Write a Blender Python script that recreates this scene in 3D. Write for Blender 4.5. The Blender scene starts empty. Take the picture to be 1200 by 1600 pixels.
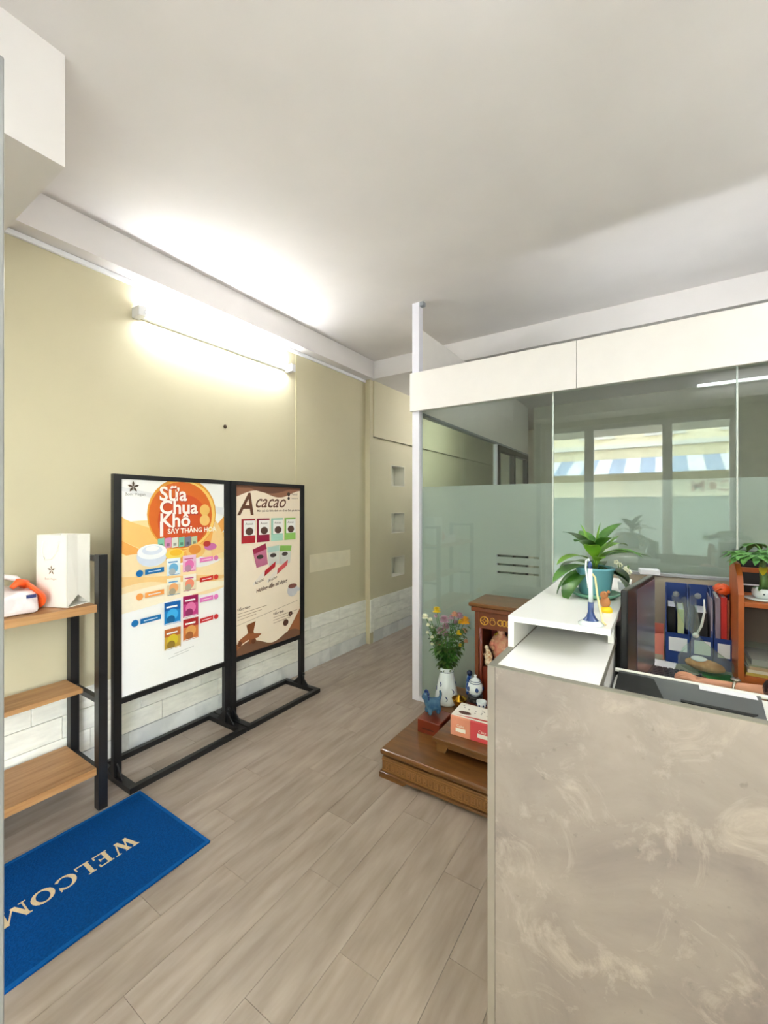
import bpy, bmesh, math, random
from mathutils import Vector, Matrix
random.seed(7)
S = bpy.context.scene
COL = S.collection
PI = math.pi

# ------------------------------------------------------------------ camera
YAW = math.radians(33.39)
cam_d = bpy.data.cameras.new('camera')
cam = bpy.data.objects.new('camera', cam_d)
COL.objects.link(cam)
cam.location = (0, 0, 1.45)
cam.rotation_euler = (math.radians(90), 0, YAW)
cam_d.sensor_fit = 'VERTICAL'
cam_d.sensor_height = 36
cam_d.lens = 36 * 660 / 1600
cam_d.shift_y = -8 / 1600
cam_d.clip_start = 0.02
S.camera = cam
# ------------------------------------------------------------------ world, sun, exposure
S.view_settings.view_transform = 'Standard'
S.view_settings.look = 'None'
S.view_settings.gamma = 1
S.view_settings.use_curve_mapping = False
S.view_settings.exposure = 0.98
SKY = 3.0          # daylight over the street
TUBE = 34.0         # fluorescent tubes
DOOR_W = 30.0       # daylight through the shopfront
W = bpy.data.worlds.new('daylight')
S.world = W
W.use_nodes = True
wn = W.node_tree.nodes
sky = wn.new('ShaderNodeTexSky')
sky.sky_type = 'NISHITA'
sky.sun_disc = False
sky.sun_elevation = math.radians(48)
sky.sun_rotation = math.radians(200)
wn['Background'].inputs[1].default_value = SKY
hz = wn.new('ShaderNodeHueSaturation')      # thin even cloud: a paler sky
hz.inputs['Saturation'].default_value = 0.3
W.node_tree.links.new(sky.outputs[0], hz.inputs['Color'])
W.node_tree.links.new(hz.outputs[0], wn['Background'].inputs[0])
dl = bpy.data.lights.new('shopfront_daylight', 'AREA')
dl.shape = 'RECTANGLE'; dl.size = 2.9; dl.size_y = 2.2; dl.energy = DOOR_W; dl.color = (0.93, 0.97, 1.0)
dl.cycles.is_portal = True      # guides the daylight through the opening
dlo = bpy.data.objects.new('shopfront_daylight', dl)
COL.objects.link(dlo)
dlo.location = (-0.15, -0.62, 1.35)
dlo.rotation_euler = (math.radians(90), 0, PI)   # shines into the room, +Y


# ------------------------------------------------------------------ materials
def lin(c):
    return c / 12.92 if c <= 0.04045 else ((c + 0.055) / 1.055) ** 2.4


def rgb(c):
    return (lin(c[0] / 255), lin(c[1] / 255), lin(c[2] / 255), 1)


MATS = {}


def mat(name, c, rough=0.6, metal=0.0, var=0.06, scale=9, c2=None, bump=0.0, spec=0.5, stretch=(1, 1, 1), emit=None, lo=0.35, hi=0.65, coat=0, trans=0, rnd=0.0, detail=6):
    if name in MATS:
        return MATS[name]
    m = bpy.data.materials.new(name)
    m.use_nodes = True
    nt = m.node_tree; n = nt.nodes; L = nt.links
    b = n['Principled BSDF']
    b.inputs['Roughness'].default_value = rough
    b.inputs['Metallic'].default_value = metal
    b.inputs['Specular IOR Level'].default_value = spec
    b.inputs['Coat Weight'].default_value = coat
    b.inputs['Transmission Weight'].default_value = trans
    base = rgb(c)
    a = tuple(max(0, v * (1 - var)) for v in base[:3]) + (1,)
    z = rgb(c2) if c2 else tuple(min(1, v * (1 + var)) for v in base[:3]) + (1,)
    tc = n.new('ShaderNodeTexCoord'); mp = n.new('ShaderNodeMapping')
    mp.inputs['Scale'].default_value = stretch
    no = n.new('ShaderNodeTexNoise'); no.inputs['Scale'].default_value = scale; no.inputs['Detail'].default_value = detail
    cr = n.new('ShaderNodeValToRGB')
    cr.color_ramp.elements[0].position = lo; cr.color_ramp.elements[0].color = a if not c2 else base
    cr.color_ramp.elements[1].position = hi; cr.color_ramp.elements[1].color = z
    L.new(tc.outputs['Object'], mp.inputs[0]); L.new(mp.outputs[0], no.inputs[0]); L.new(no.outputs[0], cr.inputs[0])
    out = cr.outputs[0]
    if rnd:
        oi = n.new('ShaderNodeObjectInfo'); hs = n.new('ShaderNodeHueSaturation')
        mr = n.new('ShaderNodeMapRange'); mr.inputs[3].default_value = 1 - rnd; mr.inputs[4].default_value = 1 + rnd
        L.new(oi.outputs['Random'], mr.inputs[0]); L.new(mr.outputs[0], hs.inputs['Value']); L.new(out, hs.inputs['Color'])
        # each piece reads another part of the grain
        ml = n.new('ShaderNodeMath'); ml.operation = 'MULTIPLY'; ml.inputs[1].default_value = 37
        cb = n.new('ShaderNodeCombineXYZ')
        L.new(oi.outputs['Random'], ml.inputs[0])
        for k in range(3): L.new(ml.outputs[0], cb.inputs[k])
        L.new(cb.outputs[0], mp.inputs['Location'])
        out = hs.outputs[0]
    L.new(out, b.inputs['Base Color'])
    if bump:
        bp = n.new('ShaderNodeBump'); bp.inputs['Strength'].default_value = bump; bp.inputs['Distance'].default_value = 0.01
        L.new(no.outputs[0], bp.inputs['Height']); L.new(bp.outputs[0], b.inputs['Normal'])
    if emit:
        b.inputs['Emission Color'].default_value = rgb(emit[0]); b.inputs['Emission Strength'].default_value = emit[1]
    MATS[name] = m
    return m


def glass_mat(name, tint=(0.93, 0.98, 0.95)):
    m = bpy.data.materials.new(name); m.use_nodes = True
    nt = m.node_tree; n = nt.nodes; L = nt.links
    n.remove(n['Principled BSDF'])
    t = n.new('ShaderNodeBsdfTransparent'); t.inputs[0].default_value = tint + (1,)
    g = n.new('ShaderNodeBsdfGlossy'); g.inputs['Roughness'].default_value = 0.0; g.inputs[0].default_value = (1, 1, 1, 1)
    f = n.new('ShaderNodeFresnel')
    # thin sheet: the same air-to-glass reflection on both faces, as the sheet does not bend the ray
    ge = n.new('ShaderNodeNewGeometry'); mr = n.new('ShaderNodeMapRange')
    mr.inputs[3].default_value = 1.55; mr.inputs[4].default_value = 1 / 1.55
    L.new(ge.outputs['Backfacing'], mr.inputs[0]); L.new(mr.outputs[0], f.inputs[0])
    x = n.new('ShaderNodeMixShader')
    L.new(f.outputs[0], x.inputs[0]); L.new(t.outputs[0], x.inputs[1]); L.new(g.outputs[0], x.inputs[2])
    L.new(x.outputs[0], n['Material Output'].inputs[0])
    return m


def film_mat(name, c, see=0.2, dif=0.45):
    m = bpy.data.materials.new(name); m.use_nodes = True
    nt = m.node_tree; n = nt.nodes; L = nt.links
    n.remove(n['Principled BSDF'])
    t = n.new('ShaderNodeBsdfTransparent'); t.inputs[0].default_value = (0.9, 1, 0.95, 1)
    d = n.new('ShaderNodeBsdfDiffuse'); d.inputs[0].default_value = rgb(c)
    tl = n.new('ShaderNodeBsdfTranslucent'); tl.inputs[0].default_value = rgb(c)
    a = n.new('ShaderNodeMixShader'); a.inputs[0].default_value = 1 - dif
    L.new(d.outputs[0], a.inputs[1]); L.new(tl.outputs[0], a.inputs[2])
    b = n.new('ShaderNodeMixShader'); b.inputs[0].default_value = see
    L.new(a.outputs[0], b.inputs[1]); L.new(t.outputs[0], b.inputs[2])
    L.new(b.outputs[0], n['Material Output'].inputs[0])
    return m


M_ceil = mat('ceiling_paint', (224, 219, 217), 0.9, var=0.02, scale=3)
M_bulk = mat('bulkhead_paint', (218, 213, 209), 0.9, var=0.02, scale=3)
M_wall = mat('olive_wall_paint', (199, 190, 160), 0.75, var=0.035, scale=1.4)
M_patch = mat('pale_wall_patch', (220, 211, 184), 0.75, var=0.03)
M_cream = mat('cream_wall', (222, 218, 204), 0.8, var=0.03)
M_white = mat('white_paint', (236, 236, 238), 0.5, var=0.01)
M_header = mat('header_laminate', (238, 233, 228), 0.45, var=0.012)
M_post = mat('white_aluminium', (232, 230, 240), 0.35, var=0.01)
M_tile = mat('white_split_stone', (240, 239, 230), 0.5, var=0.07, scale=9, bump=0.5, stretch=(1, 1, 4), rnd=0.04)
M_grout = mat('wall_grout', (214, 210, 196), 0.9)
M_marble = mat('grey_marble', (206, 208, 208), 0.3, c2=(226, 227, 226), scale=5, lo=0.42, hi=0.55, rnd=0.02)
M_plank = mat('vinyl_plank', (138, 124, 112), 0.42, c2=(166, 152, 140), scale=4.2, stretch=(5.0, 0.8, 1), lo=0.30, hi=0.72, rnd=0.045, spec=0.4, detail=9)
M_under = mat('floor_joint', (112, 102, 86), 0.9)
M_conc = None
M_edge = mat('grey_edge_band', (126, 123, 112), 0.5, var=0.03)
M_counter = mat('white_laminate', (244, 244, 242), 0.25, var=0.008)
M_black = mat('black_steel', (22, 22, 24), 0.4, var=0.15)
M_blackp = mat('black_plastic', (24, 24, 28), 0.3, var=0.1)
M_dgrey = mat('dark_grey_plastic', (84, 88, 90), 0.4, var=0.03)
M_printer = mat('printer_white', (232, 232, 226), 0.35, var=0.01)
M_board = mat('oak_board', (158, 112, 68), 0.5, c2=(188, 144, 96), scale=5, stretch=(9, 0.7, 9), lo=0.3, hi=0.7)
M_wood = mat('dark_carved_wood', (92, 58, 26), 0.3, c2=(114, 74, 34), scale=6, stretch=(0.8, 6, 6), coat=0.3)
M_wood2 = mat('carved_front_wood', (106, 70, 36), 0.4, c2=(126, 86, 46), scale=8, stretch=(1, 4, 4))
M_redwood = mat('red_wood', (110, 42, 22), 0.3, var=0.12, scale=8, coat=0.3)
M_shrine = mat('shrine_wood', (116, 58, 24), 0.35, var=0.12, scale=7, stretch=(4, 4, 1), coat=0.3)
M_rack = mat('orange_pine', (164, 84, 30), 0.45, var=0.1, scale=7, stretch=(5, 5, 1))
M_gold = mat('gold_paint', (214, 168, 66), 0.3, metal=0.6)
M_brass = mat('brass', (196, 152, 50), 0.22, metal=0.95)
M_matblue = mat('blue_mat', (2, 62, 122), 0.95, var=0.16, scale=160, bump=0.5, spec=0.1)
M_matedge = mat('blue_mat_edge', (14, 80, 142), 0.9, var=0.08, scale=80, spec=0.1)
M_letter = mat('mat_letter', (206, 184, 146), 0.95, var=0.05, scale=90)
M_porc = mat('porcelain', (216, 226, 228), 0.15, var=0.02)
M_cobalt = mat('cobalt_glaze', (40, 66, 120), 0.2, var=0.1)
M_bluegl = mat('blue_glaze', (44, 84, 122), 0.25, c2=(78, 116, 140), scale=30)
M_leafd = mat('deep_leaf', (44, 92, 34), 0.35, c2=(84, 138, 52), scale=14)
M_leafl = mat('bright_leaf', (96, 152, 36), 0.35, c2=(130, 178, 60), scale=14)
M_stem = mat('plant_stem', (74, 112, 44), 0.5, var=0.1)
M_teal = mat('teal_pot_plastic', (104, 164, 176), 0.35, var=0.03)
M_sauc = mat('green_saucer_plastic', (108, 168, 142), 0.35, var=0.03)
M_soil = mat('soil', (52, 38, 28), 0.95, var=0.3, scale=60, bump=0.5)
M_skin = mat('skin', (206, 150, 118), 0.5, var=0.04, scale=12)
M_blouse = mat('dark_patterned_blouse', (42, 22, 22), 0.7, c2=(132, 96, 84), scale=55, lo=0.52, hi=0.6)
M_hair = mat('dark_hair', (26, 20, 18), 0.5, var=0.2, scale=60)
M_trous = mat('dark_trousers', (38, 38, 46), 0.8)
M_navy = mat('navy_card', (16, 52, 122), 0.45, var=0.05)
M_paper = mat('white_paper', (228, 230, 236), 0.7, var=0.01)
M_bagp = mat('white_bag_paper', (246, 243, 232), 0.5, var=0.012)
M_plastic = mat('translucent_white_plastic', (240, 228, 226), 0.3, c2=(222, 208, 206), scale=16, lo=0.4, hi=0.6)
M_orange = mat('orange_plastic', (236, 92, 34), 0.35, var=0.06)
M_pink = mat('pink_card', (226, 136, 118), 0.6, var=0.03)
M_grn = mat('green_card', (36, 112, 52), 0.6)
M_desk = mat('desk_laminate', (150, 154, 138), 0.5, var=0.03)
M_divid = mat('divider_board', (176, 166, 148), 0.6, var=0.03)
M_grey = mat('grey_trim', (156, 160, 164), 0.5, var=0.02)


def flat(name, c, rough=0.5):
    return mat('print_' + name, c, rough, var=0.015, scale=30)


def concrete():
    m = bpy.data.materials.new('concrete_laminate'); m.use_nodes = True
    nt = m.node_tree; n = nt.nodes; L = nt.links; b = n['Principled BSDF']
    b.inputs['Roughness'].default_value = 0.5
    tc = n.new('ShaderNodeTexCoord')
    a = n.new('ShaderNodeTexNoise'); a.inputs['Scale'].default_value = 2.6; a.inputs['Detail'].default_value = 12; a.inputs['Roughness'].default_value = 0.62; a.inputs['Distortion'].default_value = 0.6
    c = n.new('ShaderNodeTexNoise'); c.inputs['Scale'].default_value = 7; c.inputs['Detail'].default_value = 15; c.inputs['Roughness'].default_value = 0.7; c.inputs['Distortion'].default_value = 1.1
    d = n.new('ShaderNodeTexNoise'); d.inputs['Scale'].default_value = 45; d.inputs['Detail'].default_value = 4
    r = n.new('ShaderNodeValToRGB'); e = r.color_ramp.elements
    e[0].position = 0.34; e[0].color = rgb((118, 107, 104)); e[1].position = 0.68; e[1].color = rgb((152, 140, 134))
    k = e.new(0.5); k.color = rgb((136, 125, 120))
    r2 = n.new('ShaderNodeValToRGB'); f = r2.color_ramp.elements
    f[0].position = 0.52; f[0].color = (0, 0, 0, 1); f[1].position = 0.66; f[1].color = (0.75, 0.75, 0.75, 1)
    mx = n.new('ShaderNodeMixRGB'); mx.inputs[2].default_value = rgb((168, 155, 147))
    r3 = n.new('ShaderNodeValToRGB'); g = r3.color_ramp.elements
    g[0].position = 0.24; g[0].color = (0.6, 0.6, 0.6, 1); g[1].position = 0.36; g[1].color = (1, 1, 1, 1)
    ml = n.new('ShaderNodeMixRGB'); ml.blend_type = 'MULTIPLY'; ml.inputs[0].default_value = 0.6
    for t in (a, c, d): L.new(tc.outputs['Object'], t.inputs[0])
    L.new(a.outputs[0], r.inputs[0]); L.new(c.outputs[0], r2.inputs[0]); L.new(r2.outputs[0], mx.inputs[0]); L.new(r.outputs[0], mx.inputs[1])
    L.new(d.outputs[0], r3.inputs[0]); L.new(mx.outputs[0], ml.inputs[1]); L.new(r3.outputs[0], ml.inputs[2])
    L.new(ml.outputs[0], b.inputs['Base Color'])
    return m


M_conc = concrete()
M_glass = glass_mat('clear_glass')
M_film = film_mat('frosted_film', (212, 216, 216), 0.12, 0.5)
M_wrap = film_mat('clear_plastic_wrap', (226, 230, 228), 0.84, 0.6)


# ------------------------------------------------------------------ mesh helpers
def link(name, me, parent=None, loc=None):
    o = bpy.data.objects.new(name, me)
    COL.objects.link(o)
    if parent: o.parent = parent
    if loc: o.location = loc
    return o


class B:
    """collects shapes, then links them as one mesh"""

    def __init__(s): s.bm = bmesh.new(); s.mats = []; s.cur = 0

    def m(s, mt):
        if mt not in s.mats: s.mats.append(mt)
        s.cur = s.mats.index(mt); return s

    def _new(s, fs, smooth=False):
        for f in fs: f.material_index = s.cur; f.smooth = smooth

    def box(s, x0, x1, y0, y1, z0, z1, bev=0.0, rot=None, piv=None):
        if x0 > x1: x0, x1 = x1, x0
        if y0 > y1: y0, y1 = y1, y0
        if z0 > z1: z0, z1 = z1, z0
        v = [s.bm.verts.new((x, y, z)) for x in (x0, x1) for y in (y0, y1) for z in (z0, z1)]
        q = [(0, 1, 3, 2), (4, 6, 7, 5), (0, 4, 5, 1), (2, 3, 7, 6), (0, 2, 6, 4), (1, 5, 7, 3)]
        fs = [s.bm.faces.new([v[i] for i in k]) for k in q]
        s._new(fs)
        if bev:
            es = list({e for f in fs for e in f.edges})
            r = bmesh.ops.bevel(s.bm, geom=es, offset=bev, segments=2, affect='EDGES', profile=0.5)
            s._new(r['faces']); v = list({w for f in r['faces'] for w in f.verts} | {w for w in v if w.is_valid})
        if rot is not None:
            bmesh.ops.rotate(s.bm, verts=[w for w in v if w.is_valid], cent=piv or ((x0 + x1) / 2, (y0 + y1) / 2, z0), matrix=rot)
        return s

    def tube(s, pts, r, n=8, cap=True, smooth=True):
        pts = [Vector(p) for p in pts]
        rr = r if isinstance(r, (list, tuple)) else [r] * len(pts)
        rings = []
        up = None
        for i, p in enumerate(pts):
            d = (pts[min(i + 1, len(pts) - 1)] - pts[max(i - 1, 0)]).normalized()
            if up is None:
                up = Vector((0, 0, 1)) if abs(d.z) < 0.9 else Vector((1, 0, 0))
            a = d.cross(up)
            if a.length < 1e-5: a = d.cross(Vector((0, 1, 0)))
            a.normalize(); b = a.cross(d).normalized(); up = b
            rings.append([s.bm.verts.new(p + (a * math.cos(2 * PI * k / n) + b * math.sin(2 * PI * k / n)) * rr[i]) for k in range(n)])
        fs = []
        for i in range(len(rings) - 1):
            for k in range(n):
                fs.append(s.bm.faces.new((rings[i][k], rings[i][(k + 1) % n], rings[i + 1][(k + 1) % n], rings[i + 1][k])))
        if cap:
            fs.append(s.bm.faces.new(rings[0][::-1])); fs.append(s.bm.faces.new(rings[-1]))
        s._new(fs, smooth); return s

    def lathe(s, prof, c=(0, 0, 0), n=24, sx=1, sy=1, smooth=True):
        rings = []
        for r, z in prof:
            if r < 1e-5:
                rings.append([s.bm.verts.new((c[0], c[1], c[2] + z))])
            else:
                rings.append([s.bm.verts.new((c[0] + r * sx * math.cos(2 * PI * k / n), c[1] + r * sy * math.sin(2 * PI * k / n), c[2] + z)) for k in range(n)])
        fs = []
        for i in range(len(rings) - 1):
            a, b = rings[i], rings[i + 1]
            for k in range(n):
                j = (k + 1) % n
                if len(a) == 1 and len(b) == 1: continue
                if len(a) == 1: fs.append(s.bm.faces.new((a[0], b[j], b[k])))
                elif len(b) == 1: fs.append(s.bm.faces.new((a[k], a[j], b[0])))
                else: fs.append(s.bm.faces.new((a[k], a[j], b[j], b[k])))
        s._new(fs, smooth); return s

    def ball(s, c, r, sx=1, sy=1, sz=1, n=12, m=8, rot=None):
        prof = [(r * math.sin(PI * i / m) if 0 < i < m else 0, -r * math.cos(PI * i / m) * sz) for i in range(m + 1)]
        k = len(s.bm.verts)
        s.lathe(prof, (0, 0, 0), n, sx, sy)
        s.bm.verts.ensure_lookup_table()
        vs = s.bm.verts[k:]
        if rot is not None: bmesh.ops.rotate(s.bm, verts=vs, cent=(0, 0, 0), matrix=rot)
        bmesh.ops.translate(s.bm, verts=vs, vec=Vector(c))
        return s

    def poly(s, pts, smooth=False):
        f = s.bm.faces.new([s.bm.verts.new(p) for p in pts]); s._new([f], smooth); return s

    def prism(s, pts, off):
        """closed polygon pts extruded by vector off"""
        off = Vector(off)
        a = [s.bm.verts.new(p) for p in pts]; b = [s.bm.verts.new(Vector(p) + off) for p in pts]
        fs = [s.bm.faces.new(a[::-1]), s.bm.faces.new(b)]
        n = len(a)
        for i in range(n): fs.append(s.bm.faces.new((a[i], a[(i + 1) % n], b[(i + 1) % n], b[i])))
        s._new(fs); return s

    def build(s, name, mt=None, parent=None, loc=None, norm=True):
        me = bpy.data.meshes.new(name)
        if norm: bmesh.ops.recalc_face_normals(s.bm, faces=s.bm.faces[:])
        s.bm.to_mesh(me); s.bm.free()
        if s.mats:
            for q in s.mats: me.materials.append(q)
        elif mt: me.materials.append(mt)
        return link(name, me, parent, loc)


def RZ(a): return Matrix.Rotation(a, 3, 'Z')
def RX(a): return Matrix.Rotation(a, 3, 'X')
def RY(a): return Matrix.Rotation(a, 3, 'Y')


def bx(name, mt, dims, parent=None, bev=0.0):
    return B().box(*dims, bev=bev).build(name, mt, parent)


def thing(name, label, cat, loc=(0, 0, 0), rz=0, group=None):
    o = bpy.data.objects.new(name, None); COL.objects.link(o)
    o.empty_display_size = 0.05
    o.location = loc; o.rotation_euler = (0, 0, rz)
    return tag(o, label, cat, group)


def tag(o, label, cat, group=None):
    o['label'] = label; o['category'] = cat
    if group: o['group'] = group
    return o


def struct(o, label=None):
    o['kind'] = 'structure'
    if label: o['label'] = label
    return o


def dup(root, loc, rz, label, group=None):
    r = root.copy(); COL.objects.link(r); r.location = loc; r.rotation_euler = (0, 0, rz); r['label'] = label
    if group: r['group'] = group
    for ch in list(root.children):
        c = ch.copy(); COL.objects.link(c); c.parent = r
        for g in ch.children:
            d = g.copy(); COL.objects.link(d); d.parent = c
    return r


def text_polys(body, size, font_bold=0.0, shear=0.0, spacing=1.0, align='LEFT'):
    """letters as a flat mesh: (verts, faces) in the XY plane"""
    cu = bpy.data.curves.new('t', 'FONT'); cu.body = body; cu.size = size; cu.offset = font_bold; cu.shear = shear
    cu.space_character = spacing; cu.align_x = align; cu.resolution_u = 3
    o = bpy.data.objects.new('t', cu); COL.objects.link(o)
    dg = bpy.context.evaluated_depsgraph_get()
    me = bpy.data.meshes.new_from_object(o.evaluated_get(dg))
    v = [tuple(x.co) for x in me.vertices]; f = [tuple(p.vertices) for p in me.polygons]
    bpy.data.objects.remove(o); bpy.data.curves.remove(cu); bpy.data.meshes.remove(me)
    return v, f


def add_text(b, body, size, fn, bold=0.0, shear=0.0, spacing=1.0, align='LEFT', sx=1.0):
    """fn maps (u,v) of the text plane to 3D"""
    v, f = text_polys(body, size, bold, shear, spacing, align)
    vs = [b.bm.verts.new(fn(x * sx, y)) for x, y, z in v]
    fs = []
    for p in f:
        try: fs.append(b.bm.faces.new([vs[i] for i in p]))
        except ValueError: pass
    b._new(fs)


# ================================================================== SETTING
XW = -2.639      # left wall plane
YP = 2.774       # glass partition
ZC = 2.98        # ceiling
ZB = 2.795       # underside of the perimeter beams
YF = -0.55       # shopfront
XR = 1.55        # right wall
YB = 7.6         # rear end
XS = -1.50       # side partition

# floor: slab and vinyl planks
floor = struct(bx('floor', M_under, (XW - .1, XR + .1, YF - .2, YB + .1, -0.15, -0.004)), 'grey-beige wood-look vinyl plank floor')
PW, PL = 0.152, 0.914
pm = {}


def plank(x, y0, y1):
    ln = round(y1 - y0, 3)
    if ln < 0.03: return
    if ln not in pm:
        b = B().box(0, PW - 0.0012, 0, ln - 0.0012, -0.0035, 0.0)
        me_o = b.build('plank', M_plank); pm[ln] = me_o.data; bpy.data.objects.remove(me_o)
    link('plank', pm[ln], floor, (x, y0, 0))


k = -13
while True:
    x = -0.725 + k * PW
    if x > XR - PW: break
    if x > XW - PW:
        off = {0: 0.0, 1: 0.465, 2: 0.18, 3: 0.66}[(k + 1) % 4] + 1.07 - 3 * PL
        y = off
        while y < YB:
            y0, y1 = max(y, YF), min(y + PL, YB)
            if not (x > 0.2 and y0 > 3.6) and y1 > y0: plank(max(x, x), y0, y1)
            y += PL
    k += 1

# left wall, with a shallow pilaster and a slightly proud stretch behind it
wl = struct(bx('wall_left', M_wall, (XW - .12, XW, YF, 3.64, 0, ZC)), 'olive beige painted wall with pale tiled dado')
struct(bx('trim_1', M_wall, (XW - .12, XW + .062, 3.64, 3.70, 0, ZB)), 'narrow painted pilaster')
XQ = XW + 0.045
niches = [(4.09, 4.38, 1.69, 1.93), (4.09, 4.38, 1.145, 1.38), (4.09, 4.38, 0.64, 0.87)]
b = B(); ys = [3.70, 4.09, 4.38, 5.9]
b.box(XW - .12, XQ, 3.70, 4.09, 0, 2.20); b.box(XW - .12, XQ, 4.38, YB, 0, 2.20)
zz = [0, .64, .87, 1.145, 1.38, 1.69, 1.93, 2.20]
for i in range(0, 8, 2): b.box(XW - .12, XQ, 4.09, 4.38, zz[i], zz[i + 1])
b.box(XW - .12, XQ + .03, 3.70, YB, 2.20, ZB)
wl2 = struct(b.build('wall_left_rear', M_wall), 'rear stretch of the olive wall with three square niches')
for (y0, y1, z0, z1) in niches:
    n = B(); t = .006; xb = XW - .10
    n.box(xb, xb + t, y0, y1, z0, z1)
    n.box(xb + t, XQ + .002, y0, y0 + t, z0, z1); n.box(xb + t, XQ + .002, y1 - t, y1, z0, z1)
    n.box(xb + t, XQ + .002, y0 + t, y1 - t, z0, z0 + t); n.box(xb + t, XQ + .002, y0 + t, y1 - t, z1 - t, z1)
    n.build('niche', M_cream, wl2)
# board seams, patch and hook mark
seam = mat('pale_seam', (206, 198, 158), 0.8)  # pale strip along the wall board seam
bx('wall_seam', seam, (XW, XW + .004, 2.62, 2.628, .47, 2.79), wl)
bx('wall_patch', M_patch, (XW, XW + .0015, 2.79, 3.38, .86, 1.02), wl)
B().ball((XW + .004, 1.915, 2.03), .014, sx=.5).build('wall_hook', mat('rusty_hook', (74, 56, 34), .6), wl)

# dado of stone tiles + marble skirting, every piece its own object
TZ = [(.122, .236), (.238, .352), (.354, .466)]
tm = {}


def tile(par, x, y, ln, z0, z1, name='tile', mt=M_tile, th=.014):
    key = (round(ln, 3), round(z1 - z0, 3), name)
    if key not in tm:
        t = B().box(0, th, 0.001, ln - .001, 0, z1 - z0 - .001, bev=.003 if name == 'tile' else .001).build(name, mt)
        tm[key] = t.data; bpy.data.objects.remove(t)
    link(name, tm[key], par, (x, y, z0))


for r, (z0, z1) in enumerate(TZ):
    y = YF + 0.0 - r * 0.13
    while y < 3.64:
        y0, y1 = max(y, YF), min(y + .40, 3.638)
        if y1 - y0 > .02: tile(wl, XW + random.choice((0, .001, .002)), y0, y1 - y0, z0, z1)
        y += .40
    y = 3.702 - r * 0.13
    while y < YB:
        y0, y1 = max(y, 3.702), min(y + .40, YB)
        if y1 - y0 > .02: tile(wl2, XQ + random.choice((0, .001)), y0, y1 - y0, z0, z1)
        y += .40
bb = struct(bx('baseboard_left', M_grout, (XW, XW + .004, YF, 3.64, 0, .12)), 'pale grey marble skirting along the left wall')
y = YF
while y < 3.6:
    y1 = min(y + .6, 3.638); tile(bb, XW + .004, y, y1 - y, 0, .12, 'skirting_tile', M_marble, .012); y += .6
bb2 = struct(bx('baseboard_left_rear', M_grout, (XQ, XQ + .004, 3.70, YB, 0, .12)), 'pale marble skirting behind the pilaster')
y = 3.70
while y < YB - .05:
    y1 = min(y + .6, YB); tile(bb2, XQ + .004, y, y1 - y, 0, .12, 'skirting_tile', M_marble, .012); y += .6
struct(bx('trim_2', M_tile, (XW + .062, XW + .074, 3.638, 3.70, .12, .466)), 'stone facing on the pilaster')

# ceiling, beams, bulkhead
struct(bx('ceiling', M_ceil, (XW - .12, XR + .12, YF - .15, YB, ZC, ZC + .1)), 'plain off-white ceiling')
struct(bx('trim_3', M_ceil, (XW, -2.53, .60, 3.65, ZB, ZC)), 'white boxed beam along the left wall')
struct(bx('trim_4', M_ceil, (XW, XR, 3.65, YB, ZB, ZC)), 'lower white ceiling over the corridor and office')
struct(bx('trim_5', M_bulk, (XW, -1.69, -.15, .60, 2.60, ZC)), 'white box bulkhead hanging near the shopfront')
struct(bx('trim_6', M_bulk, (XW, XR, YF, -.15, 2.60, ZC)), 'white shutter housing over the shopfront')
duct = thing('cable_duct', 'thin white cable duct running along the top of the olive wall', 'cable duct', (XW, 0, 0))
bx('duct_channel', M_white, (0.0, .020, .6, 3.63, 2.765, 2.792), duct, .003)
bx('duct_joint', M_grey, (0.0, .024, 2.05, 2.09, 2.760, 2.794), duct, .003)
v = thing('ceiling_vent', 'small grey square access cover under the white bulkhead', 'vent', (-2.09, .29, 2.60))
bx('vent_plate', mat('vent_grey', (196, 194, 188), .6), (-.10, .10, -.10, .10, -.008, 0), v, .003)
bx('vent_frame', mat('vent_frame_grey', (180, 178, 172), .6), (-.112, .112, -.112, .112, -.004, 0), v)

# right wall, rear wall, shopfront
struct(bx('wall_right', M_cream, (XR, XR + .12, YF, YB, 0, ZC)), 'cream right wall')
struct(bx('wall_rear', M_cream, (XW, XR, YB, YB + .12, 0, ZC)), 'cream rear wall')
struct(bx('wall_back', mat('office_wall', (186, 184, 168), .8, var=.03), (-1.46, XR, 5.9, 6.0, 0, ZB)), 'grey cream wall at the back of the office')
wf = struct(bx('wall_front', M_cream, (XW, -1.36, YF - .12, YF, 0, 2.6)), 'cream pier beside the shopfront')
bx('pier', M_cream, (.74, XR, YF - .12, YF, 0, 2.6), wf)
bx('lintel', M_cream, (-1.36, .74, YF - .12, YF, 2.52, 2.6), wf)
fr = struct(B().build('door_1'), 'white framed glass shopfront doors')
for x0, x1 in ((-1.36, -1.28), (-.87, -.76), (.0, .10), (.64, .74)):
    bx('door_post', M_white, (x0, x1, YF - .09, YF - .03, 0, 2.52), fr)
bx('door_rail', M_white, (-1.28, .64, YF - .085, YF - .035, 2.46, 2.52), fr)
for x0, x1 in ((-1.28, -.87), (.10, .64)):
    bx('glass_pane', M_glass, (x0, x1, YF - .064, YF - .058, .03, 2.46), fr)
    bx('door_rail', M_white, (x0, x1, YF - .085, YF - .035, 0, .05), fr)
# open door leaf close to the camera at the left
d2 = struct(B().build('door_2'), 'white edge of the open entrance door leaf')
d2.location = (-1.222, .3, 0)
bx('door_stile', mat('aluminium_grey', (128, 128, 126), .4), (-.05, .0, -.02, .02, 0, 2.45), d2, .003)

cn = struct(bx('trim_7', M_cream, (XW, XR, YF - 1.75, YF - .12, 2.62, 2.70)), 'added canopy slab blocking sky light over the shopfront pavement')  # added out of view to keep open sky off the counter front

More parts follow.
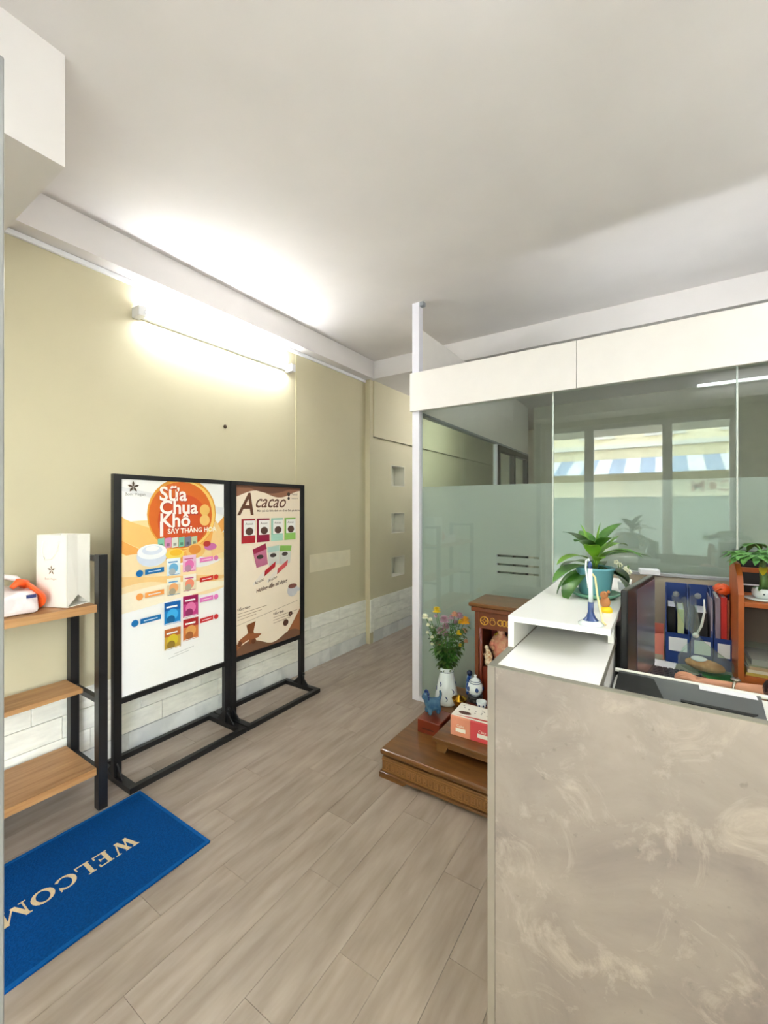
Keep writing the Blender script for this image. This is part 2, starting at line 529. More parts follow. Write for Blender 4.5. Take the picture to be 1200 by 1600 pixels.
# ================================================================== STREET beyond the shopfront
st = struct(bx('ground_street', mat('asphalt', (150, 148, 142), .9), (-14, 14, -14, YF - .12, -.25, -.05)), 'grey street in front of the shop')
hb = thing('street_building', 'pale yellow terrace building opposite, seen mirrored in the glass', 'building', (0, -9, 0))
bx('facade', mat('facade_yellow', (240, 228, 192), .8), (-9, 9, -1.0, 0, -.05, 8.5), hb)
for i in range(7):
    w = B().m(mat('window_brown', (150, 118, 92), .6)).box(-5.6 + i * 1.75, -4.8 + i * 1.75, 0, .05, 3.65, 4.6).m(M_cream)
    w.box(-5.7 + i * 1.75, -4.7 + i * 1.75, 0, .09, 3.52, 3.64).build('window', None, hb)
for z in (3.2, 4.9):
    bx('ledge', M_cream, (-9, 9, 0, .22, z, z + .13), hb)
bx('shop_opening', mat('shop_dark', (120, 130, 118), .6), (-6, 6, 0, .03, -.05, 1.75), hb)
sg = bx('shop_sign', mat('sign_cream', (214, 206, 176), .6), (-1.0, 4.6, .02, .12, 1.75, 2.35), hb)
t = B().m(mat('sign_letter', (150, 92, 70), .6))
add_text(t, 'CƠM', .42, lambda u, w: (1.6 - u, .125, 1.88 + w), bold=.01)
add_text(t, 'PHỞ BÚN', .2, lambda u, w: (3.6 - u, .125, 2.08 + w))
add_text(t, 'MÌ HỦ TIẾU', .16, lambda u, w: (3.6 - u, .125, 1.84 + w))
t.build('sign_lettering', None, sg)['kind'] = 'stuff'
aw = thing('awning', 'white and blue striped shop awning across the street', 'awning', (0, -8.8, -.2))
for i in range(28):
    x0 = -5.2 + i * .36
    B().prism([(x0, 0, 3.05), (x0 + .36, 0, 3.05), (x0 + .36, 1.3, 2.55), (x0, 1.3, 2.55)], (0, 0, .03)).build('awning_stripe', mat('awning_white', (246, 248, 250), .6) if i % 2 == 0 else mat('awning_blue', (170, 190, 214), .6), aw)
tr = thing('street_tree', 'leafy street tree on the pavement opposite, mirrored in the glass', 'tree', (2.6, -5.2, -.05))
B().tube([(0, 0, 0), (.05, 0, 1.6), (-.05, .1, 3.0), (-.5, .1, 3.8)], [.1, .08, .06, .03]).build('trunk', mat('bark', (92, 80, 66), .9), tr)
b = B()
for i in range(420):
    a, e, r = random.uniform(0, 2 * PI), random.uniform(-.6, 1.2), random.uniform(.2, 1.25)
    c = Vector((-.4 + math.cos(a) * r * 1.3, math.sin(a) * r, 3.6 + e * r * .7))
    d1 = Vector((random.uniform(-1, 1), random.uniform(-1, 1), random.uniform(-.6, .6))).normalized() * .11
    d2_ = d1.cross(Vector((0, 0, 1))).normalized() * .04
    b.poly([c - d1, c + d2_, c + d1, c - d2_])
fo = b.build('foliage', mat('street_leaf', (84, 120, 62), .6), tr, norm=False); fo['kind'] = 'stuff'

# ================================================================== TUBE LIGHTS
M_tube = bpy.data.materials.new('lit_tube'); M_tube.use_nodes = True
_b = M_tube.node_tree.nodes['Principled BSDF']
_b.inputs['Base Color'].default_value = (1, 1, 1, 1); _b.inputs['Emission Color'].default_value = (.93, .965, 1.0, 1); _b.inputs['Emission Strength'].default_value = TUBE


def lit(name, k):
    m = M_tube.copy(); m.name = name
    m.node_tree.nodes['Principled BSDF'].inputs['Emission Strength'].default_value = TUBE * k
    return m


def tube_light(loc, rz, label, ln=1.22, mt=None):
    t = thing('tube_light', label, 'wall lamp', loc, rz, )
    bx('lamp_housing', M_white, (.0, .035, -ln / 2, ln / 2, -.018, .018), t, .003)
    for s in (-1, 1):
        bx('lamp_holder', M_white, (.0, .085, s * ln / 2 - .022, s * ln / 2 + .022, -.03, .03), t, .004)
    B().tube([(.062, -ln / 2 + .024, 0), (.062, ln / 2 - .024, 0)], .014, 10).build('glowing_tube', mt or M_tube, t)
    return t


tube_light((XW, 1.905, 2.605), 0, 'lit fluorescent tube high on the olive wall above the posters', mt=lit('lit_tube_bright', 1.7))
tube_light((-1.566, 4.9, 2.5), PI, 'lit fluorescent tube on the corridor side of the glass partition', mt=lit('lit_tube_corridor', 1.0))
tube_light((.90, -.15, 2.76), PI / 2, 'lit fluorescent tube on the white shutter housing over the shopfront', mt=lit('lit_tube_front', .3))
tube_light((.1, YP + .06, 2.24), PI / 2, 'added unseen fluorescent tube on the office side of the white header', mt=lit('fill_tube_office', .45))  # added lamp hidden behind the header, brightens the office
tube_light((XR, .9, 2.62), PI, 'added unseen fluorescent tube on the right wall above the reception desk', mt=lit('fill_tube_desk', 1.0))  # added out of view for general room light
ct = tube_light((-.15, .55, ZC), 0, 'added unseen fluorescent tube on the ceiling in front of the reception counter', mt=lit('fill_tube_ceiling', .75))  # added lamp above the view, lights the counter top and floor
ct.rotation_euler = (0, PI / 2, 0)
tube_light((XR, 2.2, 2.62), PI, 'added unseen fluorescent tube on the right wall nearer the glass partition')  # second added lamp out of view, lights the left wall and posters

# ================================================================== GLASS PARTITION
gp = thing('glass_partition', 'glass partition with white header and frosted band behind the reception counter', 'partition', (0, YP, 0))
bx('post', M_post, (-1.575, -1.515, -.0, .06, 0, ZC), gp, .004)
bx('post_bracket', M_grey, (-1.515, -1.485, .005, .045, ZC - .03, ZC), gp)
bx('header_panel', M_header, (-1.582, -.432, -.022, -.002, 2.163, 2.45), gp, .002)
bx('header_panel', M_header, (-.429, XR, -.022, -.002, 2.163, 2.45), gp, .002)
bx('header_core', M_header, (-1.50, XR, 0, .06, 2.17, 2.40), gp)
XJ = [-1.505, -.573, .319, 1.211, XR]
for i in range(4):
    g = bx('glass_pane', M_glass, (XJ[i] + .003, XJ[i + 1] - .003, .020, .030, .035, 2.168), gp)
for x in XJ[1:4]:
    bx('silicone_joint', mat('joint_grey', (206, 214, 206), .4), (x - .0035, x + .0035, .017, .033, .035, 2.168), gp)
bx('bottom_rail', M_post, (-1.515, XR, .005, .045, 0, .035), gp)


def film(name, x0, x1, par, gaps, ya, yb, z1=1.6, along='x'):
    """frosted sheet with clear stripe gaps (x0,x1,z0,z1)"""
    xs = sorted({x0, x1} | {q for g in gaps for q in g[:2]}); zs = sorted({.04, z1} | {q for g in gaps for q in g[2:]})
    b = B()
    for i in range(len(xs) - 1):
        for j in range(len(zs) - 1):
            cx, cz = (xs[i] + xs[i + 1]) / 2, (zs[j] + zs[j + 1]) / 2
            if any(g[0] < cx < g[1] and g[2] < cz < g[3] for g in gaps): continue
            if along == 'x': b.poly([(xs[i], ya, zs[j]), (xs[i + 1], ya, zs[j]), (xs[i + 1], ya, zs[j + 1]), (xs[i], ya, zs[j + 1])])
            else: b.poly([(ya, xs[i], zs[j]), (ya, xs[i + 1], zs[j]), (ya, xs[i + 1], zs[j + 1]), (ya, xs[i], zs[j + 1])])
    bmesh.ops.remove_doubles(b.bm, verts=b.bm.verts[:], dist=1e-5)
    return b.build(name, M_film, par)


g1 = [(-.94, -.66, z, z + .013) for z in (1.005, 1.058, 1.115)]
film('frosted_film', XJ[0] + .003, XJ[1] - .004, gp, g1, .0312, 0)
for i in (1, 2, 3):
    film('frosted_film', XJ[i] + .004, XJ[i + 1] - .004, gp, [], .0312, 0)
# side partition along the corridor
sp = thing('glass_partition', 'glass side partition dividing the office from the olive walled corridor', 'partition', (-1.545, YP + .06, 0))
bx('header_panel', M_header, (-.02, .02, 0, 3.05, 2.163, ZB), sp, .002)
bx('top_rail', M_grey, (-.022, .022, 0, 3.05, 2.145, 2.165), sp)
bx('bottom_rail', M_post, (-.018, .018, 0, 3.05, 0, .035), sp)
for i in range(2):
    bx('glass_pane', M_glass, (-.005, .005, .01 + i * .87, .87 + i * .87, .035, 2.145), sp)
    film('frosted_film', .012 + i * .87, .868 + i * .87, sp, [(.1 + i * .87, .72 + i * .87, z, z + .012) for z in (1.0, 1.05, 1.105)], .0062, 0, along='y')
bx('post', M_post, (-.02, .02, 1.74, 1.775, 0, 2.145), sp)
# black framed door and window at its end
bd = thing('black_framed_door', 'black framed glass door at the far end of the office', 'door', (-1.545, 4.62, 0))
for y0 in (0, .58, 1.17):
    bx('door_post', M_black, (-.03, .03, y0, y0 + .055, 0, 2.14), bd)
bx('door_rail', M_black, (-.03, .03, .055, 1.17, 2.08, 2.14), bd)
bx('door_rail', M_black, (-.03, .03, .055, 1.17, 1.56, 1.61), bd)
for y0, y1 in ((.055, .58), (.635, 1.17)):
    bx('glass_pane', M_glass, (-.004, .004, y0, y1, 1.61, 2.08), bd)
    bx('door_panel', mat('door_green_grey', (120, 134, 122), .6), (-.008, .008, y0, y1, 0, 1.56), bd)

# ================================================================== RECEPTION COUNTER
rc = thing('reception_counter', 'concrete look reception counter with white top in the right foreground', 'counter', (-.386, 1.084, 0))
HC = 1.03
bx('front_panel', M_conc, (.020, 1.93, 0, .018, 0, HC - .0), rc)
bx('front_edge_band', M_edge, (.0, 1.93, -.0006, .0185, HC, HC + .0022), rc)
bx('side_panel', M_conc, (0, .018, .0, 1.12, 0, HC), rc)
bx('corner_edge_band', mat('corner_band', (136, 127, 120), .5, var=.05, scale=12), (0, .0195, -.0015, 0, 0, HC), rc)
bx('side_edge_band', M_edge, (0, .018, .019, 1.12, HC, HC + .002), rc)
bx('worktop', M_counter, (.0185, .262, .019, 1.12, HC - .022, HC), rc)
bx('worktop_edge_band', M_edge, (.262, .2635, .019, 1.12, HC - .022, HC), rc)
bx('inner_panel', M_counter, (.245, .26, .15, 1.12, .72, HC - .022), rc)
us = thing('counter_riser', 'white raised shelf standing on the reception counter under the potted plant', 'shelf', (-.386, 1.262, HC + .002))
bx('shelf_board', M_counter, (0, .272, 0, .93, .076, .093), us, .001)
bx('side_panel', M_counter, (0, .017, 0, .93, 0, .076), us)
bx('side_panel', M_counter, (.246, .262, .2, .93, 0, .076), us)
HU = HC + .002 + .093

# desk behind
dk = thing('desk', 'pale grey green desk behind the counter, under printer and keyboard', 'desk', (0, 0, 0))
bx('desktop', M_desk, (-.12, .44, 1.115, 2.56, .725, .75), dk, .002)
bx('desktop', M_desk, (.442, 1.5, 2.06, 2.56, .725, .75), dk, .002)
bx('side_panel', M_counter, (-.12, -.10, 1.15, 2.55, 0, .725), dk)
for (x, y) in ((.40, 1.14), (.40, 2.0), (1.44, 2.1), (1.44, 2.5)):
    bx('leg', M_grey, (x, x + .035, y, y + .035, 0, .725), dk)
db = thing('desk_divider', 'beige divider board with grey top edge behind the file holders', 'divider', (0, 2.60, 0))
bx('divider_panel', M_divid, (-.36, 1.5, -.012, .012, 0.0, 1.095), db)
bx('divider_cap', M_grey, (-.37, 1.51, -.02, .02, 1.095, 1.11), db, .002)

# ================================================================== PRINTER
pr = thing('printer', 'white printer with dark grey sloping top behind the counter panel', 'printer', (-.121, 1.125, .75))
b = B(); w, dp, hh = .405, .345, .20
prof = [(0, 0), (dp, 0), (dp, hh - .012), (dp - .012, hh), (.0, hh + .0)]
b.box(0, w, 0, dp, 0, hh, bev=.02)
b.build('printer_body', M_printer, pr)
b = B(); b.m(M_dgrey)
b.prism([(.012, .004, hh + .001), (.31, .004, hh + .001), (.335, dp - .012, hh + .001), (.012, dp - .012, hh + .001)], (0, 0, .005))
b.m(mat('slot_black', (26, 28, 28), .5))
b.prism([(.012, .05, hh + .0062), (.13, .14, hh + .0062), (.10, dp - .03, hh + .0062), (.012, dp - .03, hh + .0062)], (0, 0, .0004))
b.prism([(.215, .055, hh + .006), (.222, .055, hh + .006), (.224, .10, hh + .006), (.21, .10, hh + .006)], (0, 0, .0012))
b.prism([(.29, .055, hh + .006), (.297, .055, hh + .006), (.302, .10, hh + .006), (.293, .10, hh + .006)], (0, 0, .0012))
b.prism([(.224, .098, hh + .006), (.295, .098, hh + .006), (.295, .101, hh + .006), (.224, .101, hh + .006)], (0, 0, .0012))
b.prism([(.16, .18, hh + .006), (.30, .18, hh + .006), (.31, .195, hh + .006), (.16, .195, hh + .006)], (0, 0, .002))
b.build('output_tray', None, pr)
bx('rear_lip', M_printer, (.0, .40, dp - .012, dp, hh, hh + .010), pr, .003)
bx('sticker', M_paper, (.205, .325, dp - .045, dp - .013, hh + .006, hh + .0072), pr)
t = B(); t.m(mat('label_grey', (206, 212, 220), .4)).box(.35, .385, .20, .27, hh, hh + .001)
t.m(mat('label_blue', (70, 80, 120), .5))
for i in range(3): t.box(.354, .381, .212 + i * .016, .218 + i * .016, hh + .001, hh + .0014)
t.build('brand_label', None, pr)

# ================================================================== MONITOR, keyboard, mouse, papers
mo = thing('monitor', 'dark monitor standing edge-on beside the potted plant', 'monitor', (-.064, 1.685, .75), math.radians(-9))
B().box(-.012, .008, -.205, .205, .10, .445, bev=.004).build('bezel', M_blackp, mo)
bx('screen', mat('dim_screen', (84, 80, 90), .2, var=.1, scale=3), (.0082, .010, -.085, .195, .118, .432), mo)
B().prism([(-.012, -.15, .10), (-.012, .15, .10), (-.012, .15, .32), (-.012, -.15, .32)], (-.03, 0, 0)).build('rear_housing', M_blackp, mo)
bx('stand_neck', M_blackp, (-.04, -.018, -.03, .03, 0, .2), mo)
B().lathe([(0, 0), (.09, 0), (.09, .008), (.05, .014), (0, .014)], (-.02, 0, 0), 24, .75, 1.1).build('stand_base', M_blackp, mo)
pc = thing('phone', 'black desk phone low between the monitor and the printer', 'phone', (-.075, 1.50, .75))
B().prism([(-.02, .02, 0), (.03, .02, 0), (.03, -.0, 0), (-.02, -.0, 0)], (0, 0, .05)).build('phone_body', M_blackp, pc)
B().tube([(0, .0, .05), (.0, .0, .06), (.0, .02, .06), (.0, .02, .05)], .008).build('handset', M_blackp, pc)

kb = thing('keyboard', 'black keyboard lying on the desk in front of the white paper', 'keyboard', (.010, 2.02, .75), math.radians(3))
B().box(-.065, .085, -.16, .14, 0, .016, bev=.004).build('keyboard_body', M_blackp, kb)
keym = B().box(-.0075, .0075, -.0075, .0075, 0, .006).build('key', mat('key_black', (52, 54, 60), .4)); kmesh = keym.data; bpy.data.objects.remove(keym)
for i in range(7):
    for j in range(14):
        link('key', kmesh, kb, (-.052 + i * .0195, -.146 + j * .0205, .016))
ms = thing('mouse', 'glossy black mouse behind the hand beside the keyboard', 'mouse', (.132, 2.085, .75), math.radians(15))
B().ball((0, 0, .0), .034, sx=.9, sy=1.6, sz=.9, n=16).build('mouse_shell', mat('gloss_black', (16, 16, 18), .1), ms)
B().tube([(0, .012, .034), (0, .028, .028)], .004).build('scroll_wheel', M_dgrey, ms)
for o in ms.children:
    for vv in o.data.vertices:
        if vv.co.z < 0: vv.co.z = 0
tag(B().box(-.075, .07, -.045, .045, 0, .006, rot=RZ(-.1), piv=(0, 0, 0)).build('note_pad', M_paper, None, (-.022, 2.245, .75)), 'white sheet pad on the desk in front of the pink box', 'paper')
tag(B().box(-.055, .055, -.1, .1, 0, .004, rot=RZ(.2), piv=(0, 0, 0)).build('green_card', M_grn, None, (.20, 2.14, .75)), 'dark green card on the desk between mouse and bread', 'card')


# ---- file holders
def holder(x, w_, label, y=2.30, h=.325, hole=True):
    t = thing('file_holder', label, 'file holder', (x, y, .75), 0, 'blue file holders on the desk')
    b = B(); th = .004; d = .24
    b.box(0, w_, 0, th, 0, .135)                                  # low front
    b.box(0, th, th, d, 0, .135); b.box(w_ - th, w_, th, d, 0, .135)
    for xx in (0, w_ - th):
        b.prism([(xx, th, .135), (xx, d, .135), (xx, d, h), (xx, .11, h), (xx, .08, .2)], (th, 0, 0))
    b.box(th, w_ - th, d - th, d, 0, h); b.box(th, w_ - th, th, d - th, 0, th)
    b.build('holder_case', M_navy, t)
    bx('paper_label', M_paper, (.012, w_ - .008, -.001, 0, .055, .115), t)
    if hole: B().lathe([(0, 0), (.014, 0), (.014, .001), (0, .001)], (0, 0, 0), 16).build('finger_ring', M_grey, t).matrix_basis = Matrix.Translation((w_ / 2, d - th - .001, .27)) @ Matrix.Rotation(PI / 2, 4, 'X')
    return t


holder(.012, .088, 'blue file holder with a white label and pale green book inside')
holder(.104, .078, 'blue file holder behind the hanging clear plastic bag')
holder(.186, .062, 'blue file holder with red folder beside the orange rack')


def book(name, label, x0, x1, y0, y1, z1, mt, z0=.7545, page=None):
    t = thing(name, label, 'book' if name == 'book' else 'folder', ((x0 + x1) / 2, y0, z0))
    w = (x1 - x0) / 2
    bx('cover', mt, (-w, w, 0, .003, 0, z1 - z0), t)
    bx('cover', mt, (-w, -w + .002, .003, y1 - y0, 0, z1 - z0), t); bx('cover', mt, (w - .002, w, .003, y1 - y0, 0, z1 - z0), t)
    bx('pages', page or M_paper, (-w + .002, w - .002, .003, y1 - y0 - .004, .003, z1 - z0 - .004), t)


book('book', 'pale green book standing in the blue holder', .058, .082, 2.34, 2.52, .985, mat('pale_green_cover', (196, 204, 156), .6))
book('folder', 'black folder standing in the left blue holder', .020, .050, 2.36, 2.525, .99, M_blackp)
book('folder', 'black folder behind the knotted plastic bag', .126, .166, 2.34, 2.525, .98, mat('black_cover', (30, 28, 32), .5))
book('book', 'grey spiral notebook leaning beside the red folder', .176, .1835, 2.33, 2.54, 1.045, mat('grey_cover', (150, 140, 156), .6), z0=.75)
book('folder', 'grey purple folder left of the red folder', .192, .209, 2.32, 2.53, 1.055, mat('mauve_cover', (138, 122, 140), .6))
book('folder', 'bright red folder standing by the orange rack', .211, .231, 2.32, 2.53, 1.06, mat('red_cover', (192, 30, 26), .5))
book('folder', 'thin brown folder between red folder and rack', .233, .241, 2.33, 2.53, 1.05, mat('brown_cover', (150, 70, 40), .5))
og = thing('orange_wrapper', 'crumpled orange packet on top of the red folder', 'packet', (.222, 2.40, 1.062))
b = B()
b.ball((0, 0, .022), .03, sx=1.1, sy=2.2, sz=.75, n=14)
for v_ in b.bm.verts: v_.co += Vector((random.uniform(-.004, .004), random.uniform(-.004, .004), random.uniform(-.004, .004)))
b.build('wrapper_body', M_orange, og)
B().prism([(-.03, -.06, .02), (-.012, -.075, .035), (0, -.06, .03)], (0, .01, 0)).build('wrapper_flap', M_orange, og)

# pink items beside the monitor
pb = thing('card_box', 'salmon pink open card box holding a wrapped magenta packet', 'box', (-.072, 2.325, .75))
b = B(); b.box(0, .078, 0, .003, 0.02, .115); b.box(0, .003, .003, .17, 0.0, .125); b.box(.075, .078, .003, .17, 0, .125); b.box(.003, .075, .167, .17, 0, .125); b.box(0, .078, .003, .167, 0, .003)
b.box(0.0, .078, 0, .003, 0.0, .02)
b.build('box_body', M_pink, pb)
bx('paper_band', M_divid, (.004, .074, -.001, 0, 0.0, .02), pb)
pk = thing('magenta_packet', 'shiny magenta patterned packet leaning in the pink card box', 'packet', (-.042, 2.37, .756), 0)
b = B(); b.box(-.028, .026, -.008, .012, 0, .235, bev=.006, rot=RX(-.22) @ RY(-.12), piv=(0, 0, 0)).build('packet_body', mat('magenta_foil', (158, 30, 92), .3, c2=(232, 150, 182), scale=38, lo=.5, hi=.62), pk)
bx('packet_seal', mat('magenta_seal', (120, 20, 66), .3), (-.052, .0, .046, .056, .22, .238), pk)
tag(B().box(-.045, .04, -.04, .04, 0, .022, rot=RZ(.15), piv=(0, 0, 0)).build('paper_stack', M_paper, None, (-.055, 2.545, 1.11)), 'white paper stack balanced on the grey divider edge', 'paper')

# ---- clear plastic bag with bread
br = thing('bread_roll', 'brown bread roll inside the knotted clear plastic bag', 'bread', (.148, 2.222, .757), math.radians(-22))
B().ball((0, 0, .028), .03, sx=2.4, sy=1.05, sz=.85, n=18, m=10).build('crust', mat('bread_crust', (166, 108, 58), .7, c2=(206, 158, 104), scale=26), br)
B().ball((-.018, -.002, .048), .024, sx=1.3, sy=.95, sz=.55, n=14).build('paper_napkin', M_paper, br)
pg = thing('plastic_bag', 'knotted clear plastic bag wrapped around the bread roll', 'bag', (.148, 2.222, .752))
b = B()
prof = [(0, 0), (.05, .003), (.082, .025), (.078, .06), (.05, .095), (.022, .125), (.010, .15), (.014, .165), (.022, .20), (.03, .26), (.036, .30)]
b.lathe(prof, (0, 0, 0), 28, 1.15, .8)
for v_ in b.bm.verts:
    z = v_.co.z; a = math.atan2(v_.co.y, v_.co.x)
    f = 1 + .12 * math.sin(a * 7 + z * 40) * min(1, z / .06)
    v_.co.x = v_.co.x * f - max(0, z - .05) * .28; v_.co.y *= f
    if z > .18: v_.co.z += .02 * math.sin(a * 3)
b.build('bag_film', M_wrap, pg)
B().ball((-.03, 0, .153), .012, n=10).build('bag_knot', mat('knot_plastic', (214, 218, 214), .25), pg)
B().tube([(-.03, 0, .15), (-.01, -.004, .20), (.0, 0, .26), (-.002, 0, .31)], [.004, .005, .004, .002]).build('bag_ear', mat('knot_plastic', (214, 218, 214), .25), pg)

# ---- orange rack
rk = thing('desk_rack', 'orange pine desk rack with two shelves at the right edge', 'rack', (.245, 2.12, .75))
RW, RD = .62, .26
for x in (0, RW - .018):
    B().prism([(x, 0, 0), (x, RD, 0), (x, RD, .47), (x, .10, .47), (x, .03, .43), (x, 0, .36)], (.018, 0, 0)).build('side_panel', M_rack, rk)
for z in (.03, .315):
    bx('shelf_board', M_rack, (.018, RW - .018, .0, RD, z, z + .018), rk, .002)
bx('shelf_rail', M_rack, (.018, RW - .018, .0, .014, .0, .03), rk)
bx('back_bar', M_rack, (.018, RW - .018, RD - .014, RD, .42, .44), rk)
for i in range(3):
    bx('back_slat', M_rack, (.12 + i * .12, .14 + i * .12, RD - .012, RD - .002, .333, .42), rk)
bx('back_board', mat('rack_back_board', (112, 98, 92), .7), (.018, RW - .018, RD - .006, RD, .048, .315), rk)  # dull grey-brown board closing the lower rack bay
fo_ = thing('document_stack', 'stack of papers in a clear folder on the lower rack shelf', 'papers', (.44, 2.24, .798))
for i, (c, w) in enumerate((((176, 160, 76), .17), ((206, 200, 180), .165), ((170, 150, 120), .16))):
    bx('paper_sheaf', mat('sheaf_%d' % i, c, .6), (-w, w, -.10, .11, i * .012, i * .012 + .0115), fo_)
bx('clear_sleeve', M_wrap, (-.17, .15, -.10, .10, .037, .085), fo_)
bx('paper_sheaf', mat('sheaf_3', (150, 140, 140), .4), (-.15, .13, -.08, .10, .037, .06), fo_)

# black box behind the small plant
bk = thing('black_box', 'black box with white stripe behind the papaya-like plant', 'box', (.33, 2.47, .75))
bx('box_body', M_blackp, (-.06, .14, 0, .10, 0, .50), bk, .004)
bx('box_band', M_paper, (-.06, .14, -.001, 0, .35, .356), bk)

# ---- person (only the forearm, hand and sleeve reach into view)
pe = thing('person', 'seated person in a dark patterned blouse, right forearm resting on the desk', 'person', (.78, 1.72, 0))


def skin_mesh(name, joints, edges, parent, mt, sub=2, loc=(0, 0, 0)):
    me = bpy.data.meshes.new(name); me.from_pydata([j[0] for j in joints], edges, []); me.update()
    o = link(name, me, parent)
    md = o.modifiers.new('skin', 'SKIN'); md.use_smooth_shade = True
    for i, j in enumerate(joints):
        r = j[1]; me.skin_vertices[0].data[i].radius = (r, r) if not isinstance(r, tuple) else r
    me.skin_vertices[0].data[0].use_root = True
    sm = o.modifiers.new('sub', 'SUBSURF'); sm.levels = sub; sm.render_levels = sub
    dg = bpy.context.evaluated_depsgraph_get()
    m2 = bpy.data.meshes.new_from_object(o.evaluated_get(dg)); o.modifiers.clear(); o.data = m2
    bpy.data.meshes.remove(me); m2.name = name
    m2.materials.clear(); m2.materials.append(mt)
    for p in m2.polygons: p.use_smooth = True
    return o


P = lambda x, y, z: (x - .78, y - 1.72, z)
elbow = P(.40, 1.925, .812); wrist = P(.20, 1.985, .793); palm = P(.13, 2.0, .782)
J = [(P(.80, 1.72, .57), (.15, .12)), (P(.80, 1.72, .72), (.14, .11)), (P(.78, 1.72, .95), (.15, .11)), (P(.77, 1.72, 1.08), (.13, .09)), (P(.76, 1.72, 1.17), .055), (P(.74, 1.72, 1.22), .06),
     (P(.73, 1.72, 1.33), (.085, .095)), (P(.73, 1.72, 1.41), (.06, .065)),
     (P(.76, 1.90, 1.08), .06), (P(.60, 1.96, .90), .048), (elbow, .036), (wrist, (.023, .018)), (palm, (.033, .014)),
     (P(.76, 1.54, 1.08), .06), (P(.66, 1.50, .88), .048), (P(.52, 1.56, .80), .038), (P(.33, 1.66, .80), .022), (P(.26, 1.70, .79), (.036, .016)),
     (P(.60, 1.83, .55), .08), (P(.36, 1.84, .53), .06), (P(.38, 1.84, .25), .048), (P(.39, 1.84, .07), .035), (P(.27, 1.85, .03), .03),
     (P(.60, 1.61, .55), .08), (P(.36, 1.60, .53), .06), (P(.38, 1.60, .25), .048), (P(.39, 1.60, .07), .035), (P(.27, 1.60, .03), .03)]
ED = [(0, 1), (1, 2), (2, 3), (3, 4), (4, 5), (5, 6), (6, 7), (3, 8), (8, 9), (9, 10), (10, 11), (11, 12), (3, 13), (13, 14), (14, 15), (15, 16), (16, 17), (0, 18), (18, 19), (19, 20), (20, 21), (21, 22), (0, 23), (23, 24), (24, 25), (25, 26), (26, 27)]
# fingers of the right hand, curled over the mouse
base = Vector(palm)
fing = [(-.055, .030, .030), (-.066, .012, .032), (-.060, -.006, .03), (-.048, -.022, .026)]
for i, (dx, dy, l) in enumerate(fing):
    k0 = len(J)
    r0 = Vector((base.x - .022, base.y + .024 - i * .016, base.z + .004))
    J.append((tuple(r0), .010)); ED.append((12, k0))
    a_ = r0 + Vector((-.026, .010 - i * .002, .010)); c_ = a_ + Vector((-l * .8, .006, -.004)); e_ = c_ + Vector((-.016, .002, -.016))
    for q, rr in ((a_, .009), (c_, .0085), (e_, .007)):
        J.append((tuple(q), rr)); ED.append((len(J) - 2, len(J) - 1))
k0 = len(J)
for q, rr in ((base + Vector((.01, -.026, -.004)), .011), (base + Vector((-.02, -.045, -.008)), .010), (base + Vector((-.045, -.050, -.014)), .008)):
    J.append((tuple(q), rr))
ED += [(12, k0), (k0, k0 + 1), (k0 + 1, k0 + 2)]
b2 = Vector(J[17][0])
for i in range(4):
    k0 = len(J); r0 = b2 + Vector((-.022, .024 - i * .016, .002)); ED.append((17, k0)); J.append((tuple(r0), .010))
    for q, rr in ((r0 + Vector((-.03, .003, .006)), .009), (r0 + Vector((-.055, .004, -.008)), .007)):
        J.append((tuple(q), rr)); ED.append((len(J) - 2, len(J) - 1))
k0 = len(J)
for q, rr in ((b2 + Vector((.01, .034, 0)), .010), (b2 + Vector((-.03, .05, -.004)), .008)): J.append((tuple(q), rr))
ED += [(17, k0), (k0, k0 + 1)]
body = skin_mesh('body', J, ED, pe, M_skin)
# clothing: torso and sleeves as their own skinned shells
CJ = [(J[0][0], (.165, .135)), (J[1][0], (.155, .125)), (J[2][0], (.165, .125)), (J[3][0], (.145, .105)), (P(.76, 1.72, 1.15), .066),
      (J[8][0], .078), (J[9][0], .068), (P(.44, 1.92, .825), .058), (P(.285, 1.955, .812), .048), (J[13][0], .078), (J[14][0], .068), (P(.54, 1.55, .82), .056)]
skin_mesh('blouse', CJ, [(0, 1), (1, 2), (2, 3), (3, 4), (3, 5), (5, 6), (6, 7), (7, 8), (3, 9), (9, 10), (10, 11)], pe, M_blouse)
TJ = [(J[0][0], (.16, .13)), (J[18][0], .095), (J[19][0], .075), (J[20][0], .062), (P(.39, 1.84, .12), .055), (J[23][0], .095), (J[24][0], .075), (J[25][0], .062), (P(.39, 1.60, .12), .055)]
skin_mesh('trousers', TJ, [(0, 1), (1, 2), (2, 3), (3, 4), (0, 5), (5, 6), (6, 7), (7, 8)], pe, M_trous)
B().ball(P(.755, 1.72, 1.40), .105, sx=.95, sy=.9, sz=1.1, n=18, m=12).build('hair', M_hair, pe)
for s in (-1, 1):
    B().ball(P(.652, 1.72 + s * .03, 1.345), .011, n=8).build('eye', mat('eye_dark', (30, 22, 20), .2), pe)
wt = thing('wrist_watch', 'silver watch on the forearm of the seated person', 'watch', (.222, 1.979, .795), math.radians(-18))
b = B(); n_ = 20
pts = [(0, .034 * math.cos(2 * PI * i / n_), .026 * math.sin(2 * PI * i / n_)) for i in range(n_ + 1)]
b.tube(pts, .0045, 6, cap=False).build('watch_band', mat('silver', (190, 184, 172), .25, metal=.9), wt)
B().lathe([(0, 0), (.015, 0), (.016, .004), (.012, .008), (0, .008)], (0, 0, .026), 18).build('watch_case', mat('silver', (190, 184, 172), .25, metal=.9), wt)
ch = thing('office_chair', 'black office chair under the seated person', 'chair', (.80, 1.72, 0))
B().box(-.22, .24, -.23, .23, .36, .42, bev=.02).build('seat', M_blackp, ch)
B().box(.25, .30, -.22, .22, .46, .98, bev=.02).build('backrest', M_blackp, ch)
